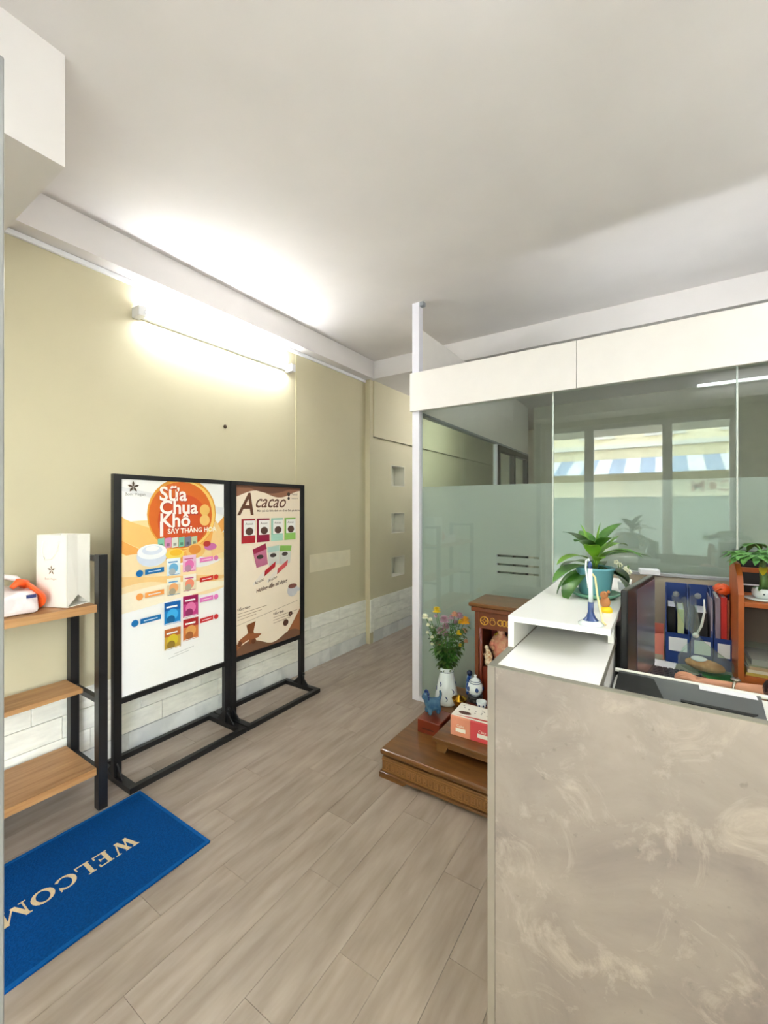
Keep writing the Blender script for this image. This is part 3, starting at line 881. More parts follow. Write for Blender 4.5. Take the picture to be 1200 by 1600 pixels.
B().tube([(0, 0, .08), (0, 0, .36)], .03).build('gas_lift', M_grey, ch)
for i in range(5):
    a = i * 2 * PI / 5 + .5
    B().tube([(0, 0, .09), (.26 * math.cos(a), .26 * math.sin(a), .055)], [.022, .016]).build('leg', M_blackp, ch)
    B().ball((.26 * math.cos(a), .26 * math.sin(a), .027), .027, n=10).build('caster', M_blackp, ch)
B().prism([(.24, -.03, .38), (.31, -.03, .38), (.31, -.03, .6), (.30, -.03, .6), (.295, -.03, .40), (.24, -.03, .40)], (0, .06, 0)).build('back_bracket', M_grey, ch)


# ================================================================== PLANTS
def leaf(b, root, direc, length, width, droop, n=7, fold=.25, roll=0.0, lobes=0):
    """a leaf blade from ROOT along DIREC, drooping"""
    d = Vector(direc).normalized(); p = Vector(root)
    side = d.cross(Vector((0, 0, 1)))
    if side.length < .05: side = Vector((1, 0, 0))
    side.normalize()
    side = (Matrix.Rotation(roll, 3, d) @ side)
    rows = []
    for i in range(n + 1):
        t = i / n
        w = width * (math.sin(PI * min(1, t * .93 + .04)) ** .8) * (1 - .25 * t)
        if i == n: w = 0
        up = side.cross(d).normalized()
        rows.append((p.copy(), side * w / 2, up))
        d = (d + Vector((0, 0, -1)) * droop / n).normalized(); side = (side - d * side.dot(d)).normalized()
        p = p + d * (length / n)
    vs = []
    for (c, s_, up) in rows:
        h = s_.length * fold
        if s_.length < 1e-6: vs.append([b.bm.verts.new(c)] * 3)
        else: vs.append([b.bm.verts.new(c - s_ + up * h), b.bm.verts.new(c), b.bm.verts.new(c + s_ + up * h)])
    fs = []
    for i in range(n):
        a, c = vs[i], vs[i + 1]
        for k in (0, 1):
            q = [a[k], a[k + 1], c[k + 1], c[k]]
            u = []
            for z in q:
                if z not in u: u.append(z)
            if len(u) >= 3: fs.append(b.bm.faces.new(u))
    b._new(fs, True)


pp = thing('potted_plant', 'broad leaved green plant in a teal pot on the white counter shelf', 'plant', (-.205, 1.70, HU))
B().lathe([(0, 0), (.075, 0), (.102, .014), (.104, .018), (.098, .018), (.07, .006), (0, .006)], (0, 0, 0), 32, .82, .82).build('saucer', M_sauc, pp)
B().lathe([(0, .006), (.046, .006), (.052, .02), (.062, .098), (.066, .10), (.066, .108), (.060, .108), (.058, .09), (0, .09)], (0, 0, 0), 32).build('pot', M_teal, pp)
B().lathe([(0, .090), (.0575, .090), (.055, .096), (0, .099)], (0, 0, 0), 20).build('soil', M_soil, pp)
B().tube([(0, 0, .09), (.003, 0, .16), (0, .004, .20)], [.010, .008, .005]).tube([(0, 0, .12), (.01, .01, .18), (.02, 0, .22)], [.006, .005, .003]).build('stem', M_stem, pp)
cw, cr_ = Vector((math.cos(YAW), math.sin(YAW), 0)), Vector((-math.sin(YAW), math.cos(YAW), 0))   # room directions roughly across / away
LV = [  # across, away, up, length, width, droop, zroot, bright
    (-.7, -.2, .9, .15, .052, .9, .19, 0), (.5, .1, .9, .14, .05, 1.0, .20, 0), (.95, -.3, .5, .17, .055, .8, .17, 0),
    (-1, -.2, .35, .17, .06, 1.3, .14, 0), (-.9, .3, .1, .16, .065, 2.0, .13, 0), (-1, -.25, .25, .16, .075, 2.4, .12, 0),
    (.95, -.4, .3, .17, .078, 2.4, .12, 0), (.95, .3, .35, .16, .07, 1.7, .13, 0),
    (-.35, -.5, .9, .13, .048, 1.2, .16, 1), (.3, -.5, .8, .12, .046, 1.3, .15, 1), (0, .6, .9, .13, .05, .9, .18, 0),
    (-.25, .2, 1.2, .13, .036, .5, .16, 1), (.12, -.1, 1.3, .12, .03, .3, .17, 1), (1, -.05, .05, .15, .06, 1.9, .14, 0), (.5, .8, .5, .14, .06, 1.5, .14, 0), (-.5, .8, .5, .14, .06, 1.5, .14, 0),
    (-.1, -.8, .9, .07, .035, 1.2, .15, 1), (.45, -.1, 1.0, .12, .035, .8, .15, 1), (-.5, -.4, .8, .15, .05, 1.2, .18, 0), (.6, -.5, .7, .15, .055, 1.4, .17, 0), (-.9, -.1, .6, .14, .05, 1.4, .16, 1), (.8, .2, .8, .14, .05, 1.2, .18, 1), (.1, -.6, 1.0, .12, .045, 1.4, .19, 0)]
for (ax, aw_, az, ln, wd, dr, zr, br_) in LV:
    d = cw * ax + cr_ * aw_ + Vector((0, 0, az))
    b = B(); d.normalize()
    b.tube([(0, 0, zr - .05), Vector((0, 0, zr - .04)) + d * .03], .0028, 6)
    leaf(b, Vector((0, 0, zr - .04)) + d * .028, d, ln * .95, wd * 1.3, dr, n=9, fold=.16)
    b.build('leaf', M_leafl if br_ else M_leafd, pp, norm=False)

# little pale blossom sprig behind the pot
sf = thing('flower_sprig', 'tiny pale blossom sprig in a small white pot behind the teal pot', 'plant', (-.130, 1.90, HU))
B().lathe([(0, 0), (.014, 0), (.018, .03), (.015, .03), (0, .024)], n=16).build('pot', M_porc, sf)
b = B()
for i in range(7):
    a = random.uniform(0, 2 * PI); p = Vector((.022 * math.cos(a), .022 * math.sin(a), random.uniform(.07, .11)))
    b.tube([(0, 0, .024), p * .6, p], .0015, 5)
b.build('stem', M_stem, sf)
for i in range(6):
    a = i * 1.05; c = Vector((.022 * math.cos(a), .022 * math.sin(a), .07 + .012 * (i % 4)))
    b = B()
    for k in range(5): b.ball(c + Vector((.006 * math.cos(k * 1.256), 0, .006 * math.sin(k * 1.256))), .0045, n=6, m=4)
    b.build('blossom', mat('blossom_cream', (238, 238, 214), .6), sf)

# papaya-like plant in a cat-faced pot, on the rack
pa = thing('potted_plant', 'lobed papaya-like plant in a white animal pot on the orange rack', 'plant', (.333, 2.21, 1.083))
B().lathe([(0, 0), (.05, 0), (.062, .006), (.06, .008), (0, .006)], n=28).build('saucer', M_porc, pa)
b = B(); b.lathe([(0, .006), (.024, .006), (.036, .018), (.038, .034), (.033, .046), (.030, .046), (.032, .034), (0, .034)], n=24)
b.build('pot', M_porc, pa)
b = B()
for s in (-1, 1): b.lathe([(.009, 0), (.004, .008), (0, .012)], (s * .022, -.018, .042), 8)
b.build('pot_ear', M_porc, pa)
b = B()
for s in (-1, 1): b.ball((s * .012 + .008, -.036, .028), .004, n=8, sy=.5)
b.build('painted_face', mat('face_paint', (70, 84, 96), .3), pa)
B().lathe([(0, .034), (.031, .034), (.028, .040), (0, .042)], n=16).build('soil', M_soil, pa)
B().tube([(0, 0, .036), (.002, 0, .08), (-.004, 0, .13), (.0, 0, .165)], [.016, .014, .011, .008], 10).build('trunk', mat('green_trunk', (92, 124, 66), .5, var=.15, scale=30), pa)
for i, (ax, aw_, az) in enumerate([(-1, -.1, .35), (-.75, -.6, .3), (-.1, -1, .25), (.75, -.5, .4), (1, .1, .45), (.3, .8, .5), (-.6, .7, .5), (-.35, -.8, .75), (.45, -.8, .9), (-.9, .3, .7)]):
    d = (cw * ax + cr_ * aw_ + Vector((0, 0, az))).normalized()
    rt = Vector((0, 0, .15 + .012 * (i % 3)))
    ln = .085 if i < 7 else .06
    b = B(); tip = rt + d * ln
    b.tube([rt, rt + d * ln * .55 + Vector((0, 0, .008)), tip], [.003, .0025, .002], 6)
    side = d.cross(Vector((0, 0, 1))).normalized()
    fl = Vector((d.x, d.y, -.12)).normalized()
    for j in range(7):
        a = (j - 3) * .62
        ld = (fl * math.cos(a) + side * math.sin(a))
        L_ = (.085 - abs(j - 3) * .011)
        leaf(b, tip - fl * .004, ld, L_, .030, .7, n=5, fold=.15)
        for s in (-1, 1):   # side lobes
            leaf(b, tip + ld * L_ * .35, (ld + side * s * .0 + ld.cross(Vector((0, 0, 1))) * s * .9), L_ * .42, .017, .5, n=3, fold=.1)
    b.build('leaf', mat('papaya_leaf', (52, 108, 48), .45, c2=(88, 142, 62), scale=20), pa, norm=False)
for i in range(3):
    b = B(); d = (cw * (-.7 + i * .8) + cr_ * (-.7)).normalized()
    leaf(b, (0, 0, .13), d + Vector((0, 0, .1)), .06, .03, 1.2); b.build('yellow_leaf', mat('yellow_leaf', (206, 186, 40), .5), pa, norm=False)
b = B()
for i in range(6):
    a = i * 1.05; leaf(b, (0, 0, .05), (math.cos(a), math.sin(a), .5), .045, .018, 1.2, n=4)
b.build('ground_leaf', M_leafd, pa, norm=False)

# pen on its stand, toy
pn = thing('desk_pen', 'white and blue pen standing upright in a round holder with a cord', 'pen', (-.165, 1.288, HU))
B().lathe([(0, 0), (.031, 0), (.033, .004), (.022, .012), (0, .014)], n=28).build('pen_base', M_porc, pn)
B().lathe([(.020, .0125), (.012, .022), (.0075, .035), (.0075, .062), (.0, .062)], (.0, 0, 0), 18).build('pen_socket', M_cobalt, pn)
B().tube([(0, 0, .062), (-.002, 0, .155)], .0058, 12).build('pen_barrel', M_porc, pn)
B().tube([(-.002, 0, .155), (-.0022, 0, .166), (-.0024, 0, .176)], [.006, .0058, .003], 12).build('pen_cap', M_cobalt, pn)
B().tube([(-.002, 0, .172), (-.006, 0, .182), (-.012, 0, .176), (-.013, 0, .155), (-.008, 0, .12), (-.006, 0, .10)], .0028, 8).build('pen_hook', M_porc, pn)
B().tube([(.004, 0, .14), (.010, .006, .13), (.016, .004, .08), (.024, 0, .04), (.030, -.004, .012), (.036, .004, .004)], .0026, 8).build('pen_cord', mat('cord_cream', (232, 216, 160), .5), pn)
ty = thing('toy_figurine', 'tiny brown and yellow toy figure on the shelf behind the pen', 'figurine', (-.145, 1.47, HU), math.radians(20))
B().lathe([(0, 0), (.017, 0), (.018, .008), (.012, .016), (0, .018)], n=14).build('feet', mat('toy_yellow', (240, 200, 20), .35), ty)
B().ball((-.003, 0, .030), .015, sz=1.2, n=14).ball((-.006, 0, .052), .012, n=12).build('torso', mat('toy_brown', (170, 110, 60), .5), ty)
B().ball((-.006, -.01, .060), .004, n=8).ball((.006, -.002, .062), .005, n=8).build('ear', mat('toy_brown', (170, 110, 60), .5), ty)

# ================================================================== SHRINE GROUP
sb = thing('shrine_platform', 'low carved dark wooden shrine platform on the floor', 'platform', (-1.262, 1.895, 0))
PX, PY = .86, .83
B().box(-.008, PX, -.01, PY, .122, .150, bev=.008).build('platform_top', M_wood, sb)
bx('platform_cove', M_wood, (.012, PX - .01, .012, PY - .01, .108, .122), sb, .003)
bx('platform_body', M_wood2, (.0, PX, .0, PY, .018, .108), sb, .004)
bx('base_moulding', M_wood, (-.012, PX, -.014, PY, .018, .032), sb, .004)
for x in (0, PX - .16):
    B().prism([(x - .010, -.012, .018), (x + .16, -.012, .018), (x + .14, -.012, .0), (x - .010, -.012, .0)], (0, .05, 0)).build('foot', M_wood, sb)
for y in (PY - .1,):
    bx('foot', M_wood, (-.01, .05, y, y + .09, 0, .018), sb)
keyc = B()
kx = []
cm = mat('carving_light', (138, 96, 54), .4)
cb_ = B()
cb_.box(0, .020, 0, .003, 0, .004); cb_.box(0, .004, 0, .003, .004, .038); cb_.box(.016, .020, 0, .003, .004, .030); cb_.box(.008, .016, 0, .003, .026, .030); cb_.box(.008, .012, 0, .003, .012, .026); cb_.box(.004, .028, 0, .003, .034, .038)
co = cb_.build('carved_fret', cm); cme = co.data; bpy.data.objects.remove(co)
keyc.bm.free()
x = .025
while x < PX - .04:
    link('carved_fret', cme, sb, (x, -.003, .047)); x += .032
bx('carved_rail', cm, (.0, PX, -.0025, 0, .092, .096), sb); bx('carved_rail', cm, (.0, PX, -.0025, 0, .038, .042), sb)
s2 = thing('offering_stand', 'low wooden step on the shrine platform carrying the pink box', 'stand', (-.995, 2.035, .150))
B().box(-.03, .55, -.015, .292, .052, .075, bev=.005).box(.04, .55, .292, .405, .052, .075).build('stand_top', M_wood, s2)
for x0, x1 in ((-.01, .06), (.47, .54)):
    B().prism([(x0, 0, 0), (x1 - .02, 0, 0), (x1, 0, .052), (x0, 0, .052)], (0, .39, 0)).build('foot', M_wood2, s2)
bx('apron', M_wood2, (.05, .48, .004, .02, .026, .052), s2)

sbx = thing('red_plinth', 'small red wooden block under the blue lion figurine', 'block', (-1.185, 2.15, .150), math.radians(0))
B().box(0, .14, 0, .165, 0, .075, bev=.004).build('block_body', M_redwood, sbx)
bx('front_slot', mat('slot_dark', (64, 22, 14), .4), (.03, .105, -.001, 0, .024, .032), sbx)

# blue lion figurine
li = thing('lion_figurine', 'blue glazed guardian lion figurine on the red wooden block', 'figurine', (-1.13, 2.235, .225), math.radians(-35))
li.scale = (1.25, .95, 1.3)
LJ = [((.0, -.024, .052), .024), ((0, 0, .052), .026), ((0, .026, .050), .025), ((0, -.045, .078), .018), ((0, -.052, .095), .021), ((0, -.075, .088), .011),
      ((.016, -.028, .03), .014), ((.018, -.032, .008), .012), ((-.016, -.028, .03), .014), ((-.018, -.032, .008), .012),
      ((.018, .03, .03), .016), ((.02, .022, .008), .012), ((-.018, .03, .03), .016), ((-.02, .022, .008), .012), ((0, .05, .068), .007), ((0, .058, .09), .009), ((0, .050, .105), .006)]
lb = skin_mesh('lion_body', LJ, [(1, 0), (1, 2), (0, 3), (3, 4), (4, 5), (0, 6), (6, 7), (0, 8), (8, 9), (2, 10), (10, 11), (2, 12), (12, 13), (2, 14), (14, 15), (15, 16)], li, M_bluegl)
b = B()
for i in range(10):
    a = i * PI * 2 / 10; b.ball((.019 * math.cos(a), -.040, .094 + .019 * math.sin(a)), .007, n=8, m=5)
b.build('mane', M_cobalt, li)

rz_ = thing('wooden_riser', 'dark wooden riser block under the flower vase and brass bowl', 'block', (-1.235, 2.335, .150))
B().box(0, .255, 0, .37, 0, .065, bev=.004).build('riser_body', M_wood, rz_)
bx('riser_rail', M_wood2, (.01, .245, -.003, 0, .02, .045), rz_)
jp = thing('jar_plinth', 'dark wooden plinth under the jar stand and tea cup', 'block', (-.955, 2.305, .225))
B().box(0, .19, -.02, .13, 0, .075, bev=.003).build('plinth_body', M_redwood, jp)
bx('plinth_rail', M_wood2, (.01, .18, -.0225, -.02, .02, .05), jp)
# vase with flowers
va = thing('flower_vase', 'tall white and blue porcelain vase standing before the glass', 'vase', (-1.133, 2.435, .215))
B().lathe([(0, 0), (.052, 0), (.066, .012), (.070, .045), (.062, .10), (.050, .16), (.043, .205), (.046, .222), (.052, .232), (.048, .232), (.038, .20), (0, .19)], n=30).build('vase_body', M_porc, va)
b = B()
def vr(z):
    tb = [(0, .052), (.012, .066), (.045, .070), (.10, .062), (.16, .050), (.205, .043), (.222, .046), (.24, .05)]
    for (a, r1), (c, r2) in zip(tb, tb[1:]):
        if a <= z <= c: return r1 + (r2 - r1) * (z - a) / (c - a)
    return .03
for k in range(9):
    a0 = -2.6 + k * .7; zc = .06 + .045 * math.sin(k * 2.1) + .02
    pts = [((vr(zc + .03 * j / 4) + .0006) * math.cos(a0 + .12 * math.sin(j)), (vr(zc + .03 * j / 4) + .0006) * math.sin(a0 + .12 * math.sin(j)), zc + .03 * j / 4) for j in range(5)]
    b.tube(pts, [.001, .003, .0035, .003, .001], 5)
b.tube([(vr(.205) * math.cos(i * PI / 12), vr(.205) * math.sin(i * PI / 12), .205) for i in range(25)], .0016, 5, cap=False)
b.build('blue_pattern', M_cobalt, va)['kind'] = 'stuff'
cM = {'white': mat('petal_white', (240, 240, 214), .6), 'yellow': mat('petal_yellow', (226, 196, 40), .6), 'mauve': mat('petal_mauve', (178, 140, 156), .6), 'orange': mat('petal_orange', (232, 172, 40), .6), 'peach': mat('petal_peach', (206, 152, 124), .6)}
fl_names = {'white': 'white chrysanthemum stem at the left of the vase bouquet', 'yellow': 'yellow chrysanthemum stem', 'mauve': 'mauve chrysanthemum stem', 'orange': 'deep yellow chrysanthemum stem', 'peach': 'peach chrysanthemum stem'}
FL = [(-.115, .41, 'white', .020), (-.085, .388, 'white', .013), (-.10, .355, 'white', .012), (-.07, .325, 'white', .013), (-.10, .29, 'white', .011), (-.075, .265, 'white', .012), (-.045, .445, 'yellow', .024),
      (-.012, .40, 'mauve', .028), (-.05, .40, 'mauve', .012), (.045, .435, 'peach', .020), (.075, .42, 'mauve', .024), (.105, .385, 'orange', .030), (-.03, .315, 'mauve', .026), (.005, .33, 'mauve', .022), (.0, .285, 'mauve', .020),
      (.07, .305, 'yellow', .017), (.105, .31, 'peach', .018), (-.045, .225, 'peach', .016), (-.075, .21, 'white', .010), (.09, .355, 'yellow', .016), (.06, .36, 'mauve', .016), (.11, .24, 'peach', .013), (.03, .26, 'yellow', .010), (.085, .20, 'yellow', .012), (.03, .41, 'mauve', .018)]
bq = thing('bouquet', 'mixed chrysanthemum bouquet of white, mauve and yellow in the vase', 'flowers', (-1.133, 2.435, .425))
for i, (u, h, c, r) in enumerate(FL):
    u = u * 1.12 - .008; h *= .88; r *= 1.25
    dep = random.uniform(-.05, .04) if c != 'orange' else -.03
    tip = cw * u + cr_ * dep + Vector((0, 0, h - .03))
    tip.z = h - .02
    st_ = B(); mid = Vector((tip.x * .35, tip.y * .35, tip.z * .45))
    st_.tube([(tip.x * .06, tip.y * .06, -.03), mid, tip], .0022, 5)
    for q in range(7):
        t_ = random.uniform(.15, .85); p0 = Vector((0, 0, 0)).lerp(mid, t_ * 2) if t_ < .5 else mid.lerp(tip, t_ * 2 - 1)
        a = random.uniform(0, 2 * PI)
        leaf(st_, p0, (math.cos(a), math.sin(a), .5), random.uniform(.035, .06), random.uniform(.018, .03), 1.0, n=3)
    st_.build('flower_stem', M_leafd, bq, norm=False)
    b = B()
    for ring in range(4):
        nn = 12 - ring * 2
        for q in range(nn):
            a = 2 * PI * q / nn + ring * .3
            leaf(b, tip, (math.cos(a), math.sin(a), -.45 + ring * .6), r * (1.1 - ring * .1), r * .6, .1, n=3)
    b.ball(tip + Vector((0, 0, r * .2)), r * .38, n=8, m=5)
    b.build('flower_head', cM[c], bq, norm=False)
b = B()
for i in range(330):
    a = random.uniform(0, 2 * PI); z = random.uniform(-.01, .28); rr = (.022 + max(0, z) * .42) * random.uniform(.5, 1)
    if z > .2: rr *= .85
    p = cw * rr * math.cos(a) * 1.05 + cr_ * rr * math.sin(a) * .7 + Vector((0, 0, z))
    leaf(b, p, (math.cos(a), math.sin(a), random.uniform(0, 1)), random.uniform(.025, .05), random.uniform(.013, .026), 1.2, n=3)
fl = b.build('foliage', mat('bouquet_leaf', (40, 66, 26), .5, c2=(78, 104, 44), scale=30), bq, norm=False); fl['kind'] = 'stuff'

# shrine house
sh = thing('shrine_cabinet', 'red brown wooden shrine cabinet with gold coin emblems behind the counter', 'shrine', (-.960, 2.465, .150))
SW, SD, SH = .50, .25, .72
bx('side_panel', M_shrine, (0, .025, 0, SD, 0, .665), sh, .003); bx('side_panel', M_shrine, (SW - .025, SW, 0, SD, 0, .665), sh, .003)
bx('back_panel', mat('shrine_red_back', (104, 20, 16), .5), (.025, SW - .025, SD - .015, SD, 0, .665), sh)
bx('floor_board', M_shrine, (.025, SW - .025, 0.01, SD - .015, 0, .03), sh)
bx('name_board', M_shrine, (.025, SW - .025, .0, .02, .565, .665), sh)
B().box(-.018, SW + .018, -.018, SD + .01, .665, .695, bev=.006).build('cornice', M_shrine, sh)
B().box(-.03, SW + .03, -.03, SD + .02, .695, .718, bev=.006).build('roof_board', M_wood, sh)
for x in (.03, SW - .05):
    B().tube([(x + .008, .004, .03), (x + .008,   .004, .565)], .011, 12).build('pillar', M_redwood, sh)
def ring(b, cx, cz, r, th=.0035):
    b.tube([(cx + r * math.cos(i * PI / 10), -.002, cz + r * math.sin(i * PI / 10)) for i in range(21)], th, 6, cap=False)
b = B(); ring(b, .062, .612, .024); ring(b, .062, .612, .009, .002)
for q in range(4):
    a = q * PI / 2; b.tube([(.062 + .010 * math.cos(a), -.002, .612 + .010 * math.sin(a)), (.062 + .022 * math.cos(a), -.002, .612 + .022 * math.sin(a))], .0025, 5)
b.build('gold_emblem', M_gold, sh)
b = B(); ring(b, .113, .608, .016, .002); b.tube([(.100, -.002, .628), (.113, -.002, .636), (.126, -.002, .628)], .002, 5); b.build('gold_emblem', M_gold, sh)
b = B()
for q in range(4): ring(b, .160 + q * .024, .612, .016, .0035)
b.build('gold_emblem', M_gold, sh)
b = B(); ring(b, .33, .612, .016, .002); b.build('gold_emblem', M_gold, sh)
b = B(); ring(b, .405, .612, .024); ring(b, .405, .612, .009, .002); b.build('gold_emblem', M_gold, sh)

# deity figures (plain porcelain statuettes)
rb = mat('robe_pink', (226, 140, 122), .4, c2=(236, 190, 150), scale=40)
rr_ = mat('hat_red', (222, 40, 54), .4)
face = mat('statue_face', (240, 196, 168), .4)
def statue(loc, label, robe, hat, sc=1.0):
    t = thing('statuette', label, 'statuette', loc, math.radians(-10))
    J2 = [((0, 0, .05), (.062, .05)), ((0, 0, .11), (.055, .042)), ((0, 0, .165), (.045, .034)), ((0, 0, .19), .018), ((0, -.002, .22), (.026, .026)), ((0, -.002, .237), .018),
          ((.045, -.005, .155), .022), ((.062, -.03, .115), .02), ((.03, -.055, .10), .017), ((-.045, -.005, .155), .022), ((-.062, -.03, .115), .02), ((-.03, -.055, .10), .017),
          ((.05, -.02, .03), .035), ((-.05, -.02, .03), .035)]
    J2 = [(tuple(c * sc for c in p), tuple(q * sc for q in r) if isinstance(r, tuple) else r * sc) for p, r in J2]
    skin_mesh('statuette_body', J2, [(0, 1), (1, 2), (2, 3), (3, 4), (4, 5), (2, 6), (6, 7), (7, 8), (2, 9), (9, 10), (10, 11), (0, 12), (0, 13)], t, robe)
    B().ball((0, -.008 * sc, .218 * sc), .026 * sc, n=14, sz=1.1).build('face', face, t)
    B().lathe([(.032 * sc, 0), (.034 * sc, .008 * sc), (.024 * sc, .022 * sc), (.020 * sc, .036 * sc), (0, .042 * sc)], (0, 0, .236 * sc), 16).build('hat', hat, t)
    b = B()
    for s in (-1, 1): b.ball((s * .009 * sc, -.034 * sc, .222 * sc), .003 * sc, n=6, m=4)
    b.build('eye', M_blackp, t)
    b = B()
    for s in (-1, 1): b.tube([(s * .055 * sc, .02 * sc, .02 * sc), (s * .07 * sc, .025 * sc, .10 * sc), (s * .06 * sc, .02 * sc, .17 * sc), (s * .035 * sc, .02 * sc, .19 * sc)], .010 * sc, 8)
    b.build('chair_back', M_gold, t)
    return t


statue((-.835, 2.60, .48), 'pink robed porcelain statuette with red hat inside the shrine', rb, rr_, .92)
statue((-.655, 2.60, .48), 'second robed statuette beside the pink one inside the shrine', rb, M_gold, .92)
bx('shrine_step', M_redwood, (.05, SW - .05, .008, SD - .02, .03, .33), sh)
sk = thing('statuette', 'small cream animal statuette in front of the pink robed figure', 'statuette', (-.885, 2.505, .48))
sk.scale = (.78, .78, .72)
skin_mesh('statuette_body', [((0, 0, .03), .03), ((0, 0, .075), .026), ((0, -.005, .115), .020), ((-.012, -.012, .150), .020), ((.02, -.02, .02), .018), ((-.02, -.02, .02), .018), ((.022, -.012, .09), .012), ((.03, -.03, .075), .009), ((-.022, -.012, .09), .012), ((-.032, -.03, .10), .009)],
          [(0, 1), (1, 2), (2, 3), (0, 4), (0, 5), (1, 6), (6, 7), (1, 8), (8, 9)], sk, mat('cream_gold_glaze', (230, 214, 184), .3, c2=(176, 128, 84), scale=60, lo=.5, hi=.58))
B().ball((-.012, -.012, .158), .018, n=12).build('head', mat('cream_glaze', (236, 222, 196), .3), sk)

# ginger jar on a black stand, cup, brass bowl, little blue figure
js = thing('jar_stand', 'round black wooden stand under the lidded blue and white jar', 'stand', (-.925, 2.385, .300))
B().lathe([(0, 0), (.040, 0), (.044, .006), (.030, .014), (.030, .022), (.046, .030), (.044, .036), (0, .036)], n=24).build('stand_body', M_blackp, js)
for i in range(4):
    a = i * PI / 2 + .4; B().ball((.040 * math.cos(a), .040 * math.sin(a), .010), .009, n=8).build('foot', M_blackp, js)
jr = thing('lidded_jar', 'blue and white porcelain lidded jar on the black stand', 'jar', (-.925, 2.385, .336))
B().lathe([(0, 0), (.026, 0), (.040, .02), (.046, .045), (.040, .068), (.030, .078), (0, .078)], n=28).build('jar_body', M_porc, jr)
B().lathe([(.034, .078), (.036, .082), (.024, .096), (.008, .104), (.006, .110), (.009, .117), (0, .124)], n=24).build('lid', M_porc, jr)
b = B()
for z, r in ((.012, .0345), (.076, .0335), (.088, .0325)):
    b.tube([(r * math.cos(i * PI / 12), r * math.sin(i * PI / 12), z) for i in range(25)], .0018, 5, cap=False)
for q in range(5):
    a = -2.2 + q * 1.2; b.ball((.0445 * math.cos(a), .0445 * math.sin(a), .045), .013, sx=.4 + .5 * abs(math.sin(a)), sy=.4 + .5 * abs(math.cos(a)), sz=1, n=10)
b.build('blue_pattern', M_cobalt, jr)['kind'] = 'stuff'
cu = thing('tea_cup', 'tiny blue and white porcelain cup behind the pink box', 'cup', (-.862, 2.318, .300))
B().lathe([(0, 0), (.014, 0), (.024, .014), (.029, .042), (.027, .042), (.021, .014), (0, .006)], n=24).build('cup_body', M_porc, cu)
b = B()
for q in range(5):
    a = -2.6 + q * .9; b.ball((.0255 * math.cos(a), .0255 * math.sin(a), .024), .005, n=6)
b.build('blue_pattern', M_cobalt, cu)['kind'] = 'stuff'
bw = thing('brass_bowl', 'small shiny brass bowl with ring foot left of the pink box', 'bowl', (-1.028, 2.39, .215))
B().lathe([(0, 0), (.030, 0), (.032, .006), (.014, .018), (.014, .026), (.034, .044), (.044, .068), (.046, .074), (.042, .074), (.032, .050), (0, .036)], n=28).build('bowl_body', M_brass, bw)
B().lathe([(0, .045), (.034, .050), (.030, .070), (.012, .086), (.012, .094), (0, .098)], n=24).build('bowl_lid', M_brass, bw)
bf = thing('bird_figurine', 'small cobalt blue figurine between vase and lidded jar', 'figurine', (-1.05, 2.60, .215), math.radians(30))
skin_mesh('figurine_body', [((0, 0, .04), (.028, .024)), ((0, -.01, .085), .026), ((0, -.014, .125), .018), ((0, -.02, .155), .018), ((0, .03, .06), .014), ((0, .045, .09), .008), ((.012, -.01, .01), .012), ((-.012, -.01, .01), .012)],
          [(0, 1), (1, 2), (2, 3), (0, 4), (4, 5), (0, 6), (0, 7)], bf, mat('cobalt_mix', (34, 72, 150), .2, c2=(150, 176, 204), scale=36, lo=.5, hi=.62))
B().ball((0, -.02, .162), .018, n=12).build('head', mat('dark_blue_glaze', (16, 30, 66), .2), bf)

# pink pastry box
cb = thing('gift_box', 'pink and coral cake box with printed white lid on the offering stand', 'box', (-.955, 2.10, .225), math.radians(2))
bx('box_body', mat('coral_card', (226, 150, 122), .5), (0, .11, 0, .165, 0, .10), cb, .002)
bx('box_body', mat('pink_red_card', (206, 72, 78), .5), (.1105, .26, 0, .165, 0, .10), cb, .002)
bx('box_lid', M_bagp, (.0, .26, .012, .168, .1005, .1035), cb)
b = B().m(mat('print_brown', (88, 52, 44), .5))
b.prism([(.03 + .035 * math.cos(i * PI / 8) + .03, .06 + .018 * math.sin(i * PI / 8), .1036) for i in range(16)], (0, 0, .0004))
b.m(mat('print_red', (196, 48, 44), .5)); b.prism([(.02, .02, .1036), (.15, .022, .1036), (.25, .03, .1036), (.25, .04, .1036), (.13, .034, .1036)], (0, 0, .0004))
b.m(mat('print_dot', (60, 60, 60), .5))
for i in range(16): xx, yy = random.uniform(.02, .24), random.uniform(.07, .14); b.box(xx, xx + .008, yy, yy + .004, .1036, .104)
b.m(M_bagp)
b.box(.03, .085, -.001, -.0003, .024, .044); b.box(.15, .215, -.001, -.0003, .024, .044)
add_text(b, 'Cake', .02, lambda u, w: (.035 + u, -.0012, .05 + w)); add_text(b, 'Cake', .02, lambda u, w: (.155 + u, -.0012, .05 + w))
b.build('box_print', None, cb)

